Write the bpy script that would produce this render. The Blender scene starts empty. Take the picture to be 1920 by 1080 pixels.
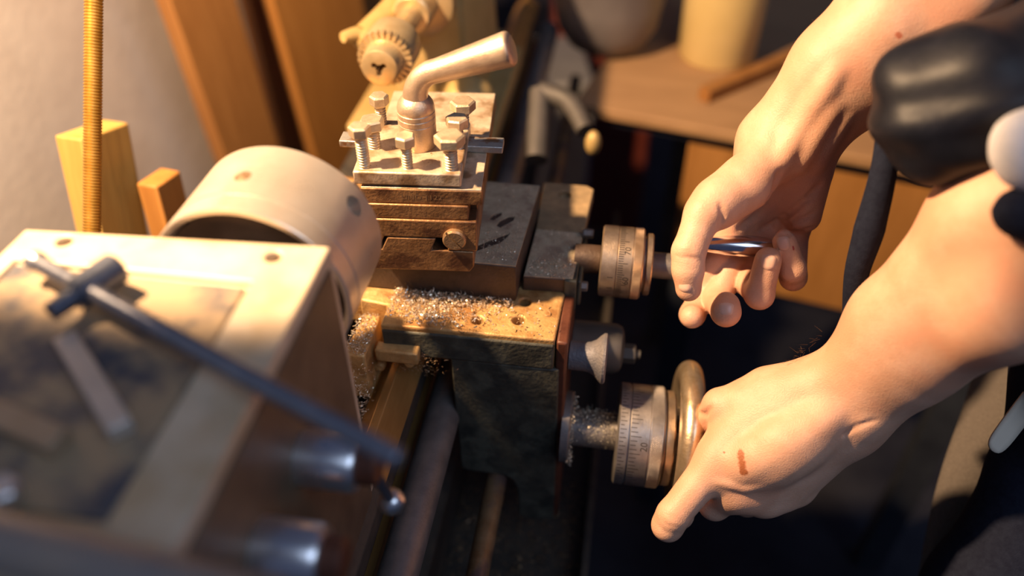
import bpy, bmesh, math, random
import numpy as np
from mathutils import Vector, Matrix

random.seed(7); RNG = np.random.default_rng(7)
SC = bpy.context.scene; COL = SC.collection
R = math.radians

# ------------------------------------------------------------------ camera
FPX = 1540.0; PITCH = R(40.5); YAW = R(8.5)
FH = np.array([-math.sin(YAW), math.cos(YAW), 0.0]); RT = np.array([math.cos(YAW), math.sin(YAW), 0.0]); ZZ = np.array([0, 0, 1.0])
FW = math.cos(PITCH) * FH - math.sin(PITCH) * ZZ; UPV = math.sin(PITCH) * FH + math.cos(PITCH) * ZZ
CP = np.array([0.145, -0.4935, 1.4573])
def P(px, py, x=None, y=None, z=None, d=None):
    """a point of the place seen at a pixel of the photograph, on a plane or at a depth"""
    r = FW + (px - 960) / FPX * RT - (py - 540) / FPX * UPV
    t = d if d is not None else ((x - CP[0]) / r[0] if x is not None else ((y - CP[1]) / r[1] if y is not None else (z - CP[2]) / r[2]))
    return CP + t * r
cd = bpy.data.cameras.new('camera'); cam = bpy.data.objects.new('camera', cd); COL.objects.link(cam)
cd.sensor_width = 36.0; cd.lens = FPX / 1920 * 36.0; cd.clip_start = 0.01
cam.matrix_world = Matrix(((RT[0], UPV[0], -FW[0], CP[0]), (RT[1], UPV[1], -FW[1], CP[1]), (RT[2], UPV[2], -FW[2], CP[2]), (0, 0, 0, 1)))
cd.dof.use_dof = True; cd.dof.focus_distance = 0.595; cd.dof.aperture_fstop = 2.0
SC.camera = cam

# ------------------------------------------------------------------ light and exposure
w = bpy.data.worlds.new('world'); SC.world = w; w.use_nodes = True
w.node_tree.nodes['Background'].inputs[0].default_value = (0.26, 0.33, 0.68, 1); w.node_tree.nodes['Background'].inputs[1].default_value = 0.14
def spot(name, loc, target, energy, col, size, blend, rad):
    l = bpy.data.lights.new(name, 'SPOT'); o = bpy.data.objects.new(name, l); COL.objects.link(o)
    l.energy = energy; l.color = col; l.spot_size = R(size); l.spot_blend = blend; l.shadow_soft_size = rad
    o.location = loc; o.rotation_euler = (Vector(target) - Vector(loc)).to_track_quat('-Z', 'Y').to_euler(); return o
def area(name, loc, target, energy, col, sx, sy):
    l = bpy.data.lights.new(name, 'AREA'); o = bpy.data.objects.new(name, l); COL.objects.link(o)
    l.energy = energy; l.color = col; l.shape = 'RECTANGLE'; l.size = sx; l.size_y = sy
    o.location = loc; o.rotation_euler = (Vector(target) - Vector(loc)).to_track_quat('-Z', 'Y').to_euler(); return o
spot('work_lamp', (-0.38, -0.15, 1.75), (-0.05, 0.45, 1.0), 118, (1.0, 0.65, 0.36), 88, 0.10, 0.020)
area('window_light', (1.1, -1.1, 2.6), (-0.4, 0.4, 1.0), 13, (0.62, 0.76, 1.0), 1.2, 1.0)
SC.view_settings.view_transform = 'Standard'; SC.view_settings.look = 'None'
SC.view_settings.exposure = 0.0; SC.view_settings.gamma = 1.0; SC.view_settings.use_curve_mapping = False

# ------------------------------------------------------------------ materials
MATS = {}
def mat(name, c1, c2=None, metal=0.0, rough=0.5, scale=80, stretch=(1, 1, 1), bump=0.0, bscale=None, thr=(0.35, 0.7), spec=0.5, coat=0.0, sss=0.0, c3=None, scale3=12, rvar=0.12):
    m = bpy.data.materials.new(name); m.use_nodes = True; nt = m.node_tree; N = nt.nodes; L = nt.links
    b = N['Principled BSDF']; b.inputs['Metallic'].default_value = metal; b.inputs['Roughness'].default_value = rough
    b.inputs['Specular IOR Level'].default_value = spec; b.inputs['Coat Weight'].default_value = coat
    if sss: b.inputs['Subsurface Weight'].default_value = sss; b.inputs['Subsurface Radius'].default_value = (0.008, 0.003, 0.0015); b.inputs['Subsurface Scale'].default_value = 1.0
    tc = N.new('ShaderNodeTexCoord'); mp = N.new('ShaderNodeMapping'); mp.inputs['Scale'].default_value = stretch
    L.new(tc.outputs['Object'], mp.inputs['Vector'])
    n = N.new('ShaderNodeTexNoise'); n.inputs['Scale'].default_value = scale; n.inputs['Detail'].default_value = 6; n.inputs['Roughness'].default_value = 0.65
    L.new(mp.outputs[0], n.inputs['Vector'])
    rp = N.new('ShaderNodeValToRGB'); rp.color_ramp.elements[0].position = thr[0]; rp.color_ramp.elements[1].position = thr[1]
    rp.color_ramp.elements[0].color = (*c1, 1); rp.color_ramp.elements[1].color = (*(c2 or c1), 1)
    L.new(n.outputs['Fac'], rp.inputs['Fac']); out = rp.outputs[0]
    if c3 is not None:
        n3 = N.new('ShaderNodeTexNoise'); n3.inputs['Scale'].default_value = scale3; n3.inputs['Detail'].default_value = 5
        L.new(mp.outputs[0], n3.inputs['Vector'])
        r3 = N.new('ShaderNodeMapRange'); r3.inputs[1].default_value = 0.5; r3.inputs[2].default_value = 0.62
        L.new(n3.outputs['Fac'], r3.inputs[0])
        mx = N.new('ShaderNodeMix'); mx.data_type = 'RGBA'; L.new(r3.outputs[0], mx.inputs[0]); L.new(out, mx.inputs[6]); mx.inputs[7].default_value = (*c3, 1); out = mx.outputs[2]
    L.new(out, b.inputs['Base Color'])
    rr = N.new('ShaderNodeMapRange'); rr.inputs[3].default_value = max(0.03, rough - rvar); rr.inputs[4].default_value = min(1, rough + rvar)
    L.new(n.outputs['Fac'], rr.inputs[0]); L.new(rr.outputs[0], b.inputs['Roughness'])
    if bump:
        nb = N.new('ShaderNodeTexNoise'); nb.inputs['Scale'].default_value = bscale or scale * 4; nb.inputs['Detail'].default_value = 4; L.new(mp.outputs[0], nb.inputs['Vector'])
        bp = N.new('ShaderNodeBump'); bp.inputs['Strength'].default_value = bump; bp.inputs['Distance'].default_value = 0.001
        L.new(nb.outputs['Fac'], bp.inputs['Height']); L.new(bp.outputs[0], b.inputs['Normal'])
    MATS[name] = m; return m
M_post = mat('worn_steel', (0.56, 0.43, 0.29), (0.74, 0.62, 0.47), 0.55, 0.45, 90, bump=0.25, bscale=500, c3=(0.30, 0.19, 0.10), scale3=40)
M_slide = mat('oily_brown_steel', (0.22, 0.11, 0.045), (0.36, 0.20, 0.09), 0.5, 0.45, 70, bump=0.4, bscale=450, c3=(0.13, 0.06, 0.03), scale3=50)
M_stud = mat('turned_steel', (0.46, 0.34, 0.24), (0.64, 0.50, 0.37), 0.75, 0.44, 60, bump=0.25, bscale=900)
M_bolt = mat('bolt_steel', (0.46, 0.36, 0.24), (0.66, 0.54, 0.38), 0.6, 0.42, 120, bump=0.2, bscale=700)
M_cross = mat('grey_dusty_iron', (0.34, 0.28, 0.19), (0.52, 0.44, 0.31), 0.2, 0.7, 120, bump=0.6, bscale=700, c3=(0.27, 0.20, 0.14), scale3=60)
M_iron = mat('dark_painted_iron', (0.026, 0.026, 0.021), (0.062, 0.060, 0.044), 0.1, 0.6, 60, bump=0.7, bscale=300, c3=(0.075, 0.075, 0.056), scale3=45)
M_sadtop = mat('oily_scraped_iron', (0.42, 0.24, 0.085), (0.62, 0.40, 0.17), 0.35, 0.5, 90, bump=0.5, bscale=500, c3=(0.30, 0.15, 0.05), scale3=40)
M_dullrod = mat('dull_dark_lever', (0.07, 0.065, 0.06), (0.10, 0.09, 0.085), 0.3, 0.6, 30)
M_oilshade = mat('oily_shaded_iron', (0.055, 0.035, 0.025), (0.09, 0.06, 0.045), 0.3, 0.5, 60, bump=0.4, bscale=400)  # oily iron; its darkness also paints shade on cross slide sides and chuck back
M_red = mat('red_brown_paint', (0.07, 0.022, 0.012), (0.12, 0.04, 0.02), 0.1, 0.5, 60, bump=0.3)
M_chuck = mat('chuck_steel', (0.74, 0.64, 0.51), (0.82, 0.73, 0.61), 0.7, 0.30, 25, bump=0.1, bscale=900)
M_dial = mat('satin_dial_steel', (0.42, 0.32, 0.23), (0.56, 0.44, 0.33), 0.85, 0.36, 70, bump=0.15, bscale=900)
M_dialg = mat('grey_dial_steel', (0.36, 0.33, 0.31), (0.50, 0.46, 0.42), 0.85, 0.36, 70, bump=0.15, bscale=900)
M_chrome = mat('polished_steel', (0.62, 0.60, 0.62), (0.70, 0.68, 0.70), 1.0, 0.16, 40, rvar=0.04)
M_wheel = mat('handled_chrome_rim', (0.62, 0.46, 0.28), (0.74, 0.60, 0.44), 0.85, 0.30, 120, bump=0.12, bscale=600, rvar=0.08)
M_black = mat('black_line', (0.02, 0.015, 0.012), None, 0.0, 0.7)
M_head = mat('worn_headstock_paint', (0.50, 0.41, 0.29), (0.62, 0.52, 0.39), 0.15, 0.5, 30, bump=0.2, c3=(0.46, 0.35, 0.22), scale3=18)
M_cover = mat('worn_shaded_cover_paint', (0.06, 0.065, 0.085), (0.34, 0.25, 0.155), 0.15, 0.5, 11, bump=0.2, thr=(0.45, 0.56))  # navy patches paint in the shade over the headstock front
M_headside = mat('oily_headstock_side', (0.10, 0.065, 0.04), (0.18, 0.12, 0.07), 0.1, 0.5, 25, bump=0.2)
M_knob = mat('brushed_knob_steel', (0.62, 0.62, 0.64), (0.72, 0.72, 0.74), 0.9, 0.3, 40)
M_key = mat('blued_key_steel', (0.10, 0.12, 0.17), (0.18, 0.20, 0.26), 0.8, 0.36, 50)
M_bar = mat('bright_bar_steel', (0.50, 0.46, 0.42), (0.62, 0.57, 0.52), 0.6, 0.4, 50)
M_rod = mat('grey_shaft_steel', (0.16, 0.15, 0.15), (0.24, 0.22, 0.21), 0.6, 0.5, 60, bump=0.3, bscale=500)
M_rust = mat('rusty_shaft_steel', (0.20, 0.11, 0.05), (0.30, 0.20, 0.11), 0.5, 0.5, 80, bump=0.4, bscale=500, c3=(0.12, 0.08, 0.07), scale3=30)
M_way = mat('oiled_way', (0.30, 0.16, 0.05), (0.42, 0.24, 0.08), 0.5, 0.4, 60, (1, 0.2, 1), bump=0.2)
M_tray = mat('grimy_tray', (0.03, 0.028, 0.026), (0.075, 0.06, 0.045), 0.2, 0.6, 40, bump=0.5)
M_stand = mat('dark_stand_paint', (0.03, 0.035, 0.05), (0.05, 0.06, 0.08), 0.1, 0.5, 20)
M_tail = mat('golden_oily_paint', (0.42, 0.29, 0.10), (0.54, 0.38, 0.16), 0.2, 0.45, 25, bump=0.15)
M_drill = mat('drill_chuck_steel', (0.55, 0.40, 0.20), (0.68, 0.53, 0.31), 0.65, 0.36, 40)
M_brass = mat('ribbed_brass_hose', (0.46, 0.27, 0.05), (0.58, 0.36, 0.09), 0.75, 0.36, 60)
M_swarf = mat('bright_swarf', (0.62, 0.52, 0.38), (0.82, 0.74, 0.62), 0.6, 0.32, 300)
M_swarfd = mat('dull_swarf', (0.24, 0.14, 0.07), (0.46, 0.32, 0.18), 0.5, 0.4, 300)
M_wall = mat('rough_plaster', (0.74, 0.68, 0.63), (0.82, 0.77, 0.72), 0.0, 0.9, 14, bump=0.5, bscale=60, c3=(0.68, 0.60, 0.53), scale3=5)
M_wallfar = mat('dark_far_wall', (0.05, 0.045, 0.06), (0.08, 0.07, 0.09), 0.0, 0.9, 6)
M_floor = mat('dark_shop_floor', (0.018, 0.019, 0.028), (0.04, 0.042, 0.055), 0.0, 0.6, 8, bump=0.3)
def wood(name, a, b): return mat(name, a, b, 0.0, 0.6, 22, (3.0, 3.0, 0.22), bump=0.25, bscale=60, thr=(0.3, 0.7))
M_w1 = wood('brown_wood', (0.27, 0.115, 0.03), (0.40, 0.19, 0.055)); M_w2 = wood('orange_wood', (0.36, 0.15, 0.03), (0.48, 0.22, 0.05))
M_w3 = wood('dark_wood', (0.20, 0.085, 0.03), (0.30, 0.13, 0.045)); M_w4 = wood('golden_wood', (0.44, 0.26, 0.06), (0.56, 0.36, 0.10))
M_board = mat('bench_board', (0.34, 0.20, 0.10), (0.44, 0.27, 0.14), 0.0, 0.65, 20, (0.3, 2, 1), bump=0.15)
M_front = mat('bench_front', (0.34, 0.155, 0.04), (0.44, 0.21, 0.06), 0.0, 0.6, 16, (2, 2, 0.3), bump=0.15)
M_jar = mat('cream_plastic', (0.62, 0.47, 0.20), (0.70, 0.54, 0.26), 0.0, 0.4, 8, sss=0.0)
M_pot = mat('dull_grey_pot', (0.16, 0.145, 0.15), (0.22, 0.20, 0.20), 0.3, 0.5, 10)
M_blackgloss = mat('glossy_black_leather', (0.005, 0.006, 0.010), (0.010, 0.011, 0.018), 0.0, 0.46, 30, spec=0.2, bump=0.25, bscale=120)
M_apron = mat('grey_brown_canvas', (0.10, 0.085, 0.075), (0.145, 0.125, 0.11), 0.0, 0.9, 500, bump=0.6, bscale=1400)
M_navy = mat('navy_cloth', (0.010, 0.012, 0.024), (0.016, 0.02, 0.036), 0.0, 0.9, 200, bump=0.3, spec=0.08)
M_white = mat('white_cotton', (0.72, 0.72, 0.76), (0.80, 0.80, 0.84), 0.0, 0.85, 200, bump=0.3)
M_tag = mat('pale_strap', (0.62, 0.55, 0.44), None, 0.0, 0.6, 60)
M_nail = mat('fingernail', (0.58, 0.36, 0.27), (0.64, 0.42, 0.33), 0.0, 0.36, 90, sss=0.1)
M_hair = mat('brown_arm_hair', (0.16, 0.08, 0.035), None, 0.0, 0.5)
M_grey = mat('grey_metal_case', (0.26, 0.26, 0.27), (0.34, 0.34, 0.35), 0.2, 0.5, 12)
M_redbox = mat('dark_red_paint', (0.20, 0.04, 0.025), (0.26, 0.06, 0.035), 0.0, 0.5, 12)

# ------------------------------------------------------------------ mesh helpers
class MB:
    def __init__(s): s.v = []; s.f = []
    def add(s, vs, fs):
        o = len(s.v); s.v += [tuple(map(float, v)) for v in vs]; s.f += [tuple(i + o for i in f) for f in fs]; return s
    def box(s, lo, hi, M=None):
        x0, y0, z0 = lo; x1, y1, z1 = hi
        v = [Vector(p) for p in ((x0, y0, z0), (x1, y0, z0), (x1, y1, z0), (x0, y1, z0), (x0, y0, z1), (x1, y0, z1), (x1, y1, z1), (x0, y1, z1))]
        if M is not None: v = [M @ p for p in v]
        return s.add(v, [(0, 3, 2, 1), (4, 5, 6, 7), (0, 1, 5, 4), (1, 2, 6, 5), (2, 3, 7, 6), (3, 0, 4, 7)])
    def prism(s, poly, axis, a, b, M=None):
        """polygon in the plane across axis ('y': x,z ; 'x': y,z ; 'z': x,y), pushed from a to b"""
        def mk(p, t):
            q = {'y': (p[0], t, p[1]), 'x': (t, p[0], p[1]), 'z': (p[0], p[1], t)}[axis]
            return (M @ Vector(q)) if M is not None else q
        n = len(poly); v = [mk(p, a) for p in poly] + [mk(p, b) for p in poly]
        return s.add(v, [tuple(range(n)), tuple(range(2 * n - 1, n - 1, -1))] + [(i, (i + 1) % n, n + (i + 1) % n, n + i) for i in range(n)])
    def rev(s, p0, ax, prof, n=32, cap=True):
        """surface of revolution: prof = [(distance along ax, radius)]"""
        p0 = Vector(p0); ax = Vector(ax).normalized(); u = ax.orthogonal().normalized(); w_ = ax.cross(u)
        v = []; f = []
        for (t, r) in prof:
            for i in range(n):
                a = 2 * math.pi * i / n; v.append(p0 + ax * t + (u * math.cos(a) + w_ * math.sin(a)) * r)
        for k in range(len(prof) - 1):
            for i in range(n):
                j = (i + 1) % n; f.append((k * n + i, k * n + j, (k + 1) * n + j, (k + 1) * n + i))
        if cap: f.append(tuple(range(n - 1, -1, -1))); f.append(tuple((len(prof) - 1) * n + i for i in range(n)))
        return s.add(v, f)
    def cyl(s, p0, p1, r, n=24, ch=0.0):
        p0 = Vector(p0); p1 = Vector(p1); L = (p1 - p0).length
        pr = [(0, r - ch), (ch, r), (L - ch, r), (L, r - ch)] if ch else [(0, r), (L, r)]
        return s.rev(p0, p1 - p0, pr, n)
    def tube(s, pts, rad, n=16, sub=6):
        pts = [Vector(p) for p in pts]
        if not hasattr(rad, '__len__'): rad = [rad] * len(pts)
        P2 = []; R2 = []
        for i in range(len(pts) - 1):
            a = pts[max(i - 1, 0)]; b = pts[i]; c = pts[i + 1]; d_ = pts[min(i + 2, len(pts) - 1)]
            for k in range(sub):
                t = k / sub
                P2.append(0.5 * (2 * b + (c - a) * t + (2 * a - 5 * b + 4 * c - d_) * t * t + (-a + 3 * b - 3 * c + d_) * t ** 3)); R2.append(rad[i] * (1 - t) + rad[i + 1] * t)
        P2.append(pts[-1]); R2.append(rad[-1])
        v = []; f = []; u = None
        for i, p in enumerate(P2):
            tg = (P2[min(i + 1, len(P2) - 1)] - P2[max(i - 1, 0)]).normalized()
            u = tg.orthogonal().normalized() if u is None else (u - tg * u.dot(tg)).normalized()
            w_ = tg.cross(u)
            for k in range(n):
                a = 2 * math.pi * k / n; v.append(p + (u * math.cos(a) + w_ * math.sin(a)) * R2[i])
        for i in range(len(P2) - 1):
            for k in range(n):
                j = (k + 1) % n; f.append((i * n + k, i * n + j, (i + 1) * n + j, (i + 1) * n + k))
        f.append(tuple(range(n - 1, -1, -1))); f.append(tuple((len(P2) - 1) * n + k for k in range(n)))
        return s.add(v, f)
    def ball(s, c, r, n=20, sc=(1, 1, 1)):
        m = n // 2; v = [(c[0], c[1], c[2] - r * sc[2])]; f = []
        for i in range(1, m):
            ph = -math.pi / 2 + math.pi * i / m
            for k in range(n):
                a = 2 * math.pi * k / n; v.append((c[0] + r * sc[0] * math.cos(ph) * math.cos(a), c[1] + r * sc[1] * math.cos(ph) * math.sin(a), c[2] + r * sc[2] * math.sin(ph)))
        v.append((c[0], c[1], c[2] + r * sc[2])); last = len(v) - 1
        for k in range(n):
            j = (k + 1) % n; f.append((0, 1 + j, 1 + k)); f.append((last, 1 + (m - 2) * n + k, 1 + (m - 2) * n + j))
            for i in range(m - 2): f.append((1 + i * n + k, 1 + i * n + j, 1 + (i + 1) * n + j, 1 + (i + 1) * n + k))
        return s.add(v, f)
ORG = {}
def org(o): return Vector(ORG.get(o.name, (0, 0, 0))) if o is not None else Vector((0, 0, 0))
def obj(name, mb, m, parent=None, bevel=0.0, seg=2, smooth=True, origin=None, cuts=(), ang=35):
    """one mesh object; vertices are given in world coordinates"""
    me = bpy.data.meshes.new(name)
    o = bpy.data.objects.new(name, me); COL.objects.link(o)
    base = org(parent) if parent is not None else Vector(origin or (0, 0, 0))
    me.from_pydata([tuple(Vector(v) - base) for v in mb.v], [], mb.f); me.update()
    bm = bmesh.new(); bm.from_mesh(me); bmesh.ops.recalc_face_normals(bm, faces=bm.faces); bm.to_mesh(me); bm.free()
    if cuts:
        cs = []
        for cb in cuts:
            c = bpy.data.objects.new('cutter', bpy.data.meshes.new('cutter')); COL.objects.link(c)
            c.data.from_pydata([tuple(Vector(v) - base) for v in cb.v], [], cb.f)
            bm = bmesh.new(); bm.from_mesh(c.data); bmesh.ops.recalc_face_normals(bm, faces=bm.faces); bm.to_mesh(c.data); bm.free()
            md = o.modifiers.new('cut', 'BOOLEAN'); md.operation = 'DIFFERENCE'; md.object = c; md.solver = 'EXACT'; cs.append(c)
        dg = bpy.context.evaluated_depsgraph_get(); dg.update()
        nm = bpy.data.meshes.new_from_object(o.evaluated_get(dg)); o.modifiers.clear(); old = o.data; o.data = nm; bpy.data.meshes.remove(old); nm.name = name
        for c in cs: d_ = c.data; bpy.data.objects.remove(c); bpy.data.meshes.remove(d_)
        me = nm
    me.materials.clear(); me.materials.append(m)
    if smooth: me.shade_smooth(); me.set_sharp_from_angle(angle=R(ang))
    if parent is not None: o.parent = parent; ORG[o.name] = tuple(base)
    else: o.location = base; ORG[o.name] = tuple(base)
    if bevel:
        md = o.modifiers.new('bevel', 'BEVEL'); md.width = bevel; md.segments = seg; md.limit_method = 'ANGLE'; md.angle_limit = R(30); md.harden_normals = False
    return o
def tag(o, label=None, cat=None, group=None, kind=None):
    for k, v in (('label', label), ('category', cat), ('group', group), ('kind', kind)):
        if v: o[k] = v
    return o
def thing(name, label, cat, loc, group=None):
    o = bpy.data.objects.new(name, None); COL.objects.link(o); o.location = loc; o.empty_display_size = 0.05; ORG[o.name] = tuple(loc)
    return tag(o, label, cat, group)
def text_mesh(s, size):
    c = bpy.data.curves.new('t', 'FONT'); c.body = s; c.size = size; c.extrude = 0.0; c.align_x = 'CENTER'; c.align_y = 'CENTER'; c.resolution_u = 3
    o = bpy.data.objects.new('t', c); COL.objects.link(o); dg = bpy.context.evaluated_depsgraph_get(); dg.update()
    me = bpy.data.meshes.new_from_object(o.evaluated_get(dg)); v = [tuple(p.co) for p in me.vertices]; f = [tuple(p.vertices) for p in me.polygons]
    bpy.data.objects.remove(o); bpy.data.curves.remove(c); bpy.data.meshes.remove(me); return v, f

# ------------------------------------------------------------------ the setting
obj('floor', MB().box((-3, -3, -0.05), (4, 4.5, 0)), M_floor)['kind'] = 'structure'
obj('wall_left', MB().box((-0.66, -3, 0), (-0.56, 4.5, 2.9)), M_wall)['kind'] = 'structure'
obj('wall_back', MB().box((-0.56, 3.2, 0), (4, 3.3, 2.9)), M_wallfar)['kind'] = 'structure'

# ------------------------------------------------------------------ the lathe
LT = thing('lathe', 'small worn metal-turning lathe covered in swarf, with chuck, tool post and dials', 'lathe', (0, 0.3, 0.0))
stand = obj('stand', MB().box((-0.19, -0.38, 0.0), (0.12, 0.51, 0.70)), M_stand, LT, 0.01)
tray = MB().box((-0.21, -0.45, 0.70), (0.155, 0.53, 0.712)).box((0.147, -0.45, 0.712), (0.155, 0.53, 0.745)).box((-0.21, -0.45, 0.712), (-0.202, 0.53, 0.745))
obj('chip_tray', tray, M_tray, LT, 0.002)
# bed with V way
V0 = -0.016
bed = MB().prism([(V0 - 0.022, 0.955), (V0 - 0.0165, 0.964), (V0 - 0.003, 0.981), (V0 + 0.003, 0.981), (V0 + 0.0175, 0.964), (V0 + 0.0175, 0.945), (V0 + 0.008, 0.94), (V0 + 0.008, 0.80), (V0 + 0.03, 0.79), (V0 + 0.03, 0.712), (V0 - 0.04, 0.712), (V0 - 0.04, 0.79), (V0 - 0.012, 0.80), (V0 - 0.012, 0.94), (V0 - 0.022, 0.945)], 'y', -0.33, 0.75)
bedo = obj('bed', bed, M_tray, LT, 0.001)
bk = MB().prism([(-0.155, 0.94), (-0.155, 0.972), (-0.115, 0.972), (-0.115, 0.94), (-0.128, 0.93), (-0.128, 0.712), (-0.145, 0.712), (-0.145, 0.93)], 'y', -0.33, 0.75)
for yy in (-0.25, 0.1, 0.4, 0.7): bk.box((-0.129, yy, 0.75), (V0 - 0.011, yy + 0.025, 0.93))
obj('bed_rail', bk, M_tray, LT, 0.001)
vw = MB().prism([(V0 - 0.0168, 0.9642), (V0 - 0.0032, 0.9815), (V0 + 0.0032, 0.9815), (V0 + 0.0178, 0.9642), (V0 + 0.0145, 0.9625), (V0, 0.979), (V0 - 0.0135, 0.9625)], 'y', -0.155, 0.745)
tag(obj('guide_way', vw, M_way, LT, 0.0006), 'golden oiled V-shaped guide way')
obj('feed_shaft', MB().cyl((0.0205, -0.32, 0.93), (0.0205, 0.74, 0.93), 0.0145, 32, 0.001), M_rod, LT)
tag(obj('control_shaft', MB().cyl((0.0650, -0.32, 0.85), (0.0650, 0.74, 0.85), 0.0092, 28, 0.001), M_rust, LT), 'rusty brown lower shaft')
obj('lit_edge_strip', MB().box((V0 + 0.0095, -0.30, 0.905), (V0 + 0.016, 0.74, 0.918)), M_way, LT, 0.0006)  # orange strip stands in for the lit edge along the bed
# saddle
holes = [MB().cyl((x, y, 1.0), (x, y, 1.05), r, 20) for x, y, r in ((0.0504, -0.0399, 0.0045), (0.0815, -0.0352, 0.0048), (0.0839, -0.0137, 0.0045))]
notch = MB().box((-0.030, -0.085, 0.99), (-0.0225, -0.048, 1.05))
wipe = MB().prism([(V0 - 0.02, 0.985), (V0 - 0.02, 1.008), (V0 + 0.03, 1.008), (V0 + 0.03, 0.985)], 'y', -0.07, -0.046)
sad = MB().prism([(-0.022, -0.056), (0.030, -0.0545), (0.1115, -0.0535), (0.114, 0.012), (0.120, 0.10), (0.120, 0.14), (-0.165, 0.14), (-0.165, -0.015), (-0.046, -0.022), (-0.046, -0.030), (-0.022, -0.033)], 'z', 0.998, 1.030)
so = obj('saddle', sad, M_sadtop, LT, 0.002, 3, cuts=holes)
obj('saddle_rim', MB().prism([(-0.021, -0.0575), (0.028, -0.056), (0.111, -0.0555), (0.1115, -0.0505), (-0.021, -0.052)], 'z', 1.0, 1.0255), M_iron, LT, 0.0015)
obj('saddle_wing', MB().prism([(-0.046, -0.080), (-0.0285, -0.080), (-0.0285, -0.034), (-0.042, -0.034)], 'z', 0.972, 1.019), M_sadtop, LT, 0.002)
wp = MB().box((V0 - 0.010, -0.066, 1.0), (V0 + 0.024, -0.055, 1.012))
wpo = obj('way_wiper', wp, M_sadtop, LT, 0.0015)
for x, z in ((V0 - 0.007, 1.003), (V0 + 0.016, 0.998), (V0 - 0.009, 0.990)):
    obj('wiper_screw', MB().rev((x, -0.058, z), (0, -1, 0), [(0, 0.0045), (0.004, 0.0045), (0.006, 0.0035), (0.0068, 0.0015)], 16), M_sadtop, wpo)
# apron
arc = [(0.0865 - 0.017 * math.cos(a) - 0.0, 0.845 + 0.014 * math.sin(a)) for a in (R(90), R(65), R(40), R(15))]
ap = [(0.031, 1.0), (0.116, 1.0), (0.118, 0.803), (0.112, 0.800), (0.098, 0.7985), (0.089, 0.801), (0.0855, 0.806), (0.0845, 0.838)] + [(0.0835, 0.845), (0.080, 0.855), (0.073, 0.860)] + [(0.040, 0.8605), (0.034, 0.8635)]
apo = obj('apron', MB().prism(ap, 'y', -0.055, -0.005), M_iron, LT, 0.0014)
obj('side_cover', MB().prism([(-0.0535, 0.806), (-0.0535, 1.028), (0.02, 1.028), (0.02, 0.90), (-0.006, 0.806)], 'x', 0.1125, 0.1215), M_red, LT, 0.002)
# cross slide
cuts = [MB().prism([(0.040, -0.004), (0.060, 0.012), (0.0645, 0.020), (0.066, 0.026), (0.060, 0.022), (0.040, 0.004)], 'z', 1.0648, 1.08),
        MB().prism([(0.053, 0.034), (0.057, 0.032), (0.066, 0.043), (0.0665, 0.049), (0.061, 0.048), (0.055, 0.041)], 'z', 1.0645, 1.08),
        MB().prism([(0.046, 0.042), (0.050, 0.041), (0.0555, 0.049), (0.055, 0.054), (0.049, 0.050)], 'z', 1.0645, 1.08)]
obj('cross_slide', MB().prism([(-0.055, -0.0150), (0.0765, -0.0150), (0.0815, 0.097), (-0.055, 0.097)], 'z', 1.031, 1.0652), M_oilshade, LT, 0.0008)  # body coloured dark to paint in the shadow on its front face
tag(obj('slide_face', MB().prism([(-0.0545, -0.0146), (0.0762, -0.0146), (0.0811, 0.0966), (-0.0545, 0.0966)], 'z', 1.0650, 1.0662), M_cross, LT, 0.0003, cuts=cuts), 'dusty grey top face')
obj('slide_bracket', MB().prism([(0.080, 0.000), (0.1195, 0.002), (0.123, 0.064), (0.082, 0.064)], 'z', 1.0301, 1.0438), M_oilshade, LT, 0.0008)
obj('bracket_face', MB().prism([(0.0805, 0.0005), (0.119, 0.0025), (0.1225, 0.0635), (0.0825, 0.0635)], 'z', 1.0436, 1.0446), M_cross, LT, 0.0003)
obj('slide_guard', MB().prism([(0.082, 0.065), (0.1225, 0.065), (0.1262, 0.134), (0.120, 0.139), (0.080, 0.139)], 'z', 1.0301, 1.0425), mat('dusty_brown_iron', (0.22, 0.16, 0.09), (0.40, 0.28, 0.15), 0.2, 0.6, 60, bump=0.4, bscale=400), LT, 0.001, cuts=[MB().cyl((0.101, 0.122, 1.036), (0.101, 0.122, 1.06), 0.006, 16)])
obj('bearing_block', MB().box((0.1125, 0.000, 1.012), (0.1225, 0.05, 1.044)).box((0.1225, 0.004, 1.016), (0.126, 0.066, 1.041)), M_iron, LT, 0.0012)
for (y, z) in ((0.060, 1.047), (0.012, 1.030)):
    obj('bracket_screw', MB().cyl((0.122, y, z), (0.131, y, z), 0.0042, 6, 0.0008), M_rod, LT)
# compound slide, swivelled
PHI = R(5.5); MC = Matrix.Rotation(PHI, 4, 'Z')
def L2(x, y, z=0): return MC @ Vector((x, y, z))
comp = obj('compound_slide', MB().box((-0.0345, -0.0285, 1.1250), (0.0512, 0.116, 1.137), MC), M_slide, LT, 0.0009)
obj('slide_top', MB().box((-0.0340, -0.0280, 1.1366), (0.0507, 0.116, 1.1378), MC), M_post, LT, 0.0005)
obj('clamp_strip', MB().box((-0.034, -0.0298, 1.1128), (0.0412, -0.010, 1.1247), MC), M_slide, comp, 0.0009)
obj('slide_core', MB().box((-0.034, -0.0150, 1.1100), (0.0466, 0.1155, 1.1255), MC), M_slide, comp, 0.0009)
up = [(-0.035, 1.1125), (0.0468, 1.1125), (0.0468, 1.0860), (0.0245, 1.0860), (0.0285, 1.0972), (-0.021, 1.0972), (-0.026, 1.0860), (-0.035, 1.0860)]
obj('dovetail_slide', MB().prism(up, 'y', -0.0312, 0.116, MC), M_slide, comp, 0.0011)
bs = [(-0.019, 1.0965), (0.0168, 1.0965), (0.0125, 1.0856), (0.0440, 1.0852), (0.0440, 1.0715), (0.0405, 1.0663), (-0.032, 1.0663), (-0.032, 1.0856), (-0.024, 1.0856)]
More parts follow.
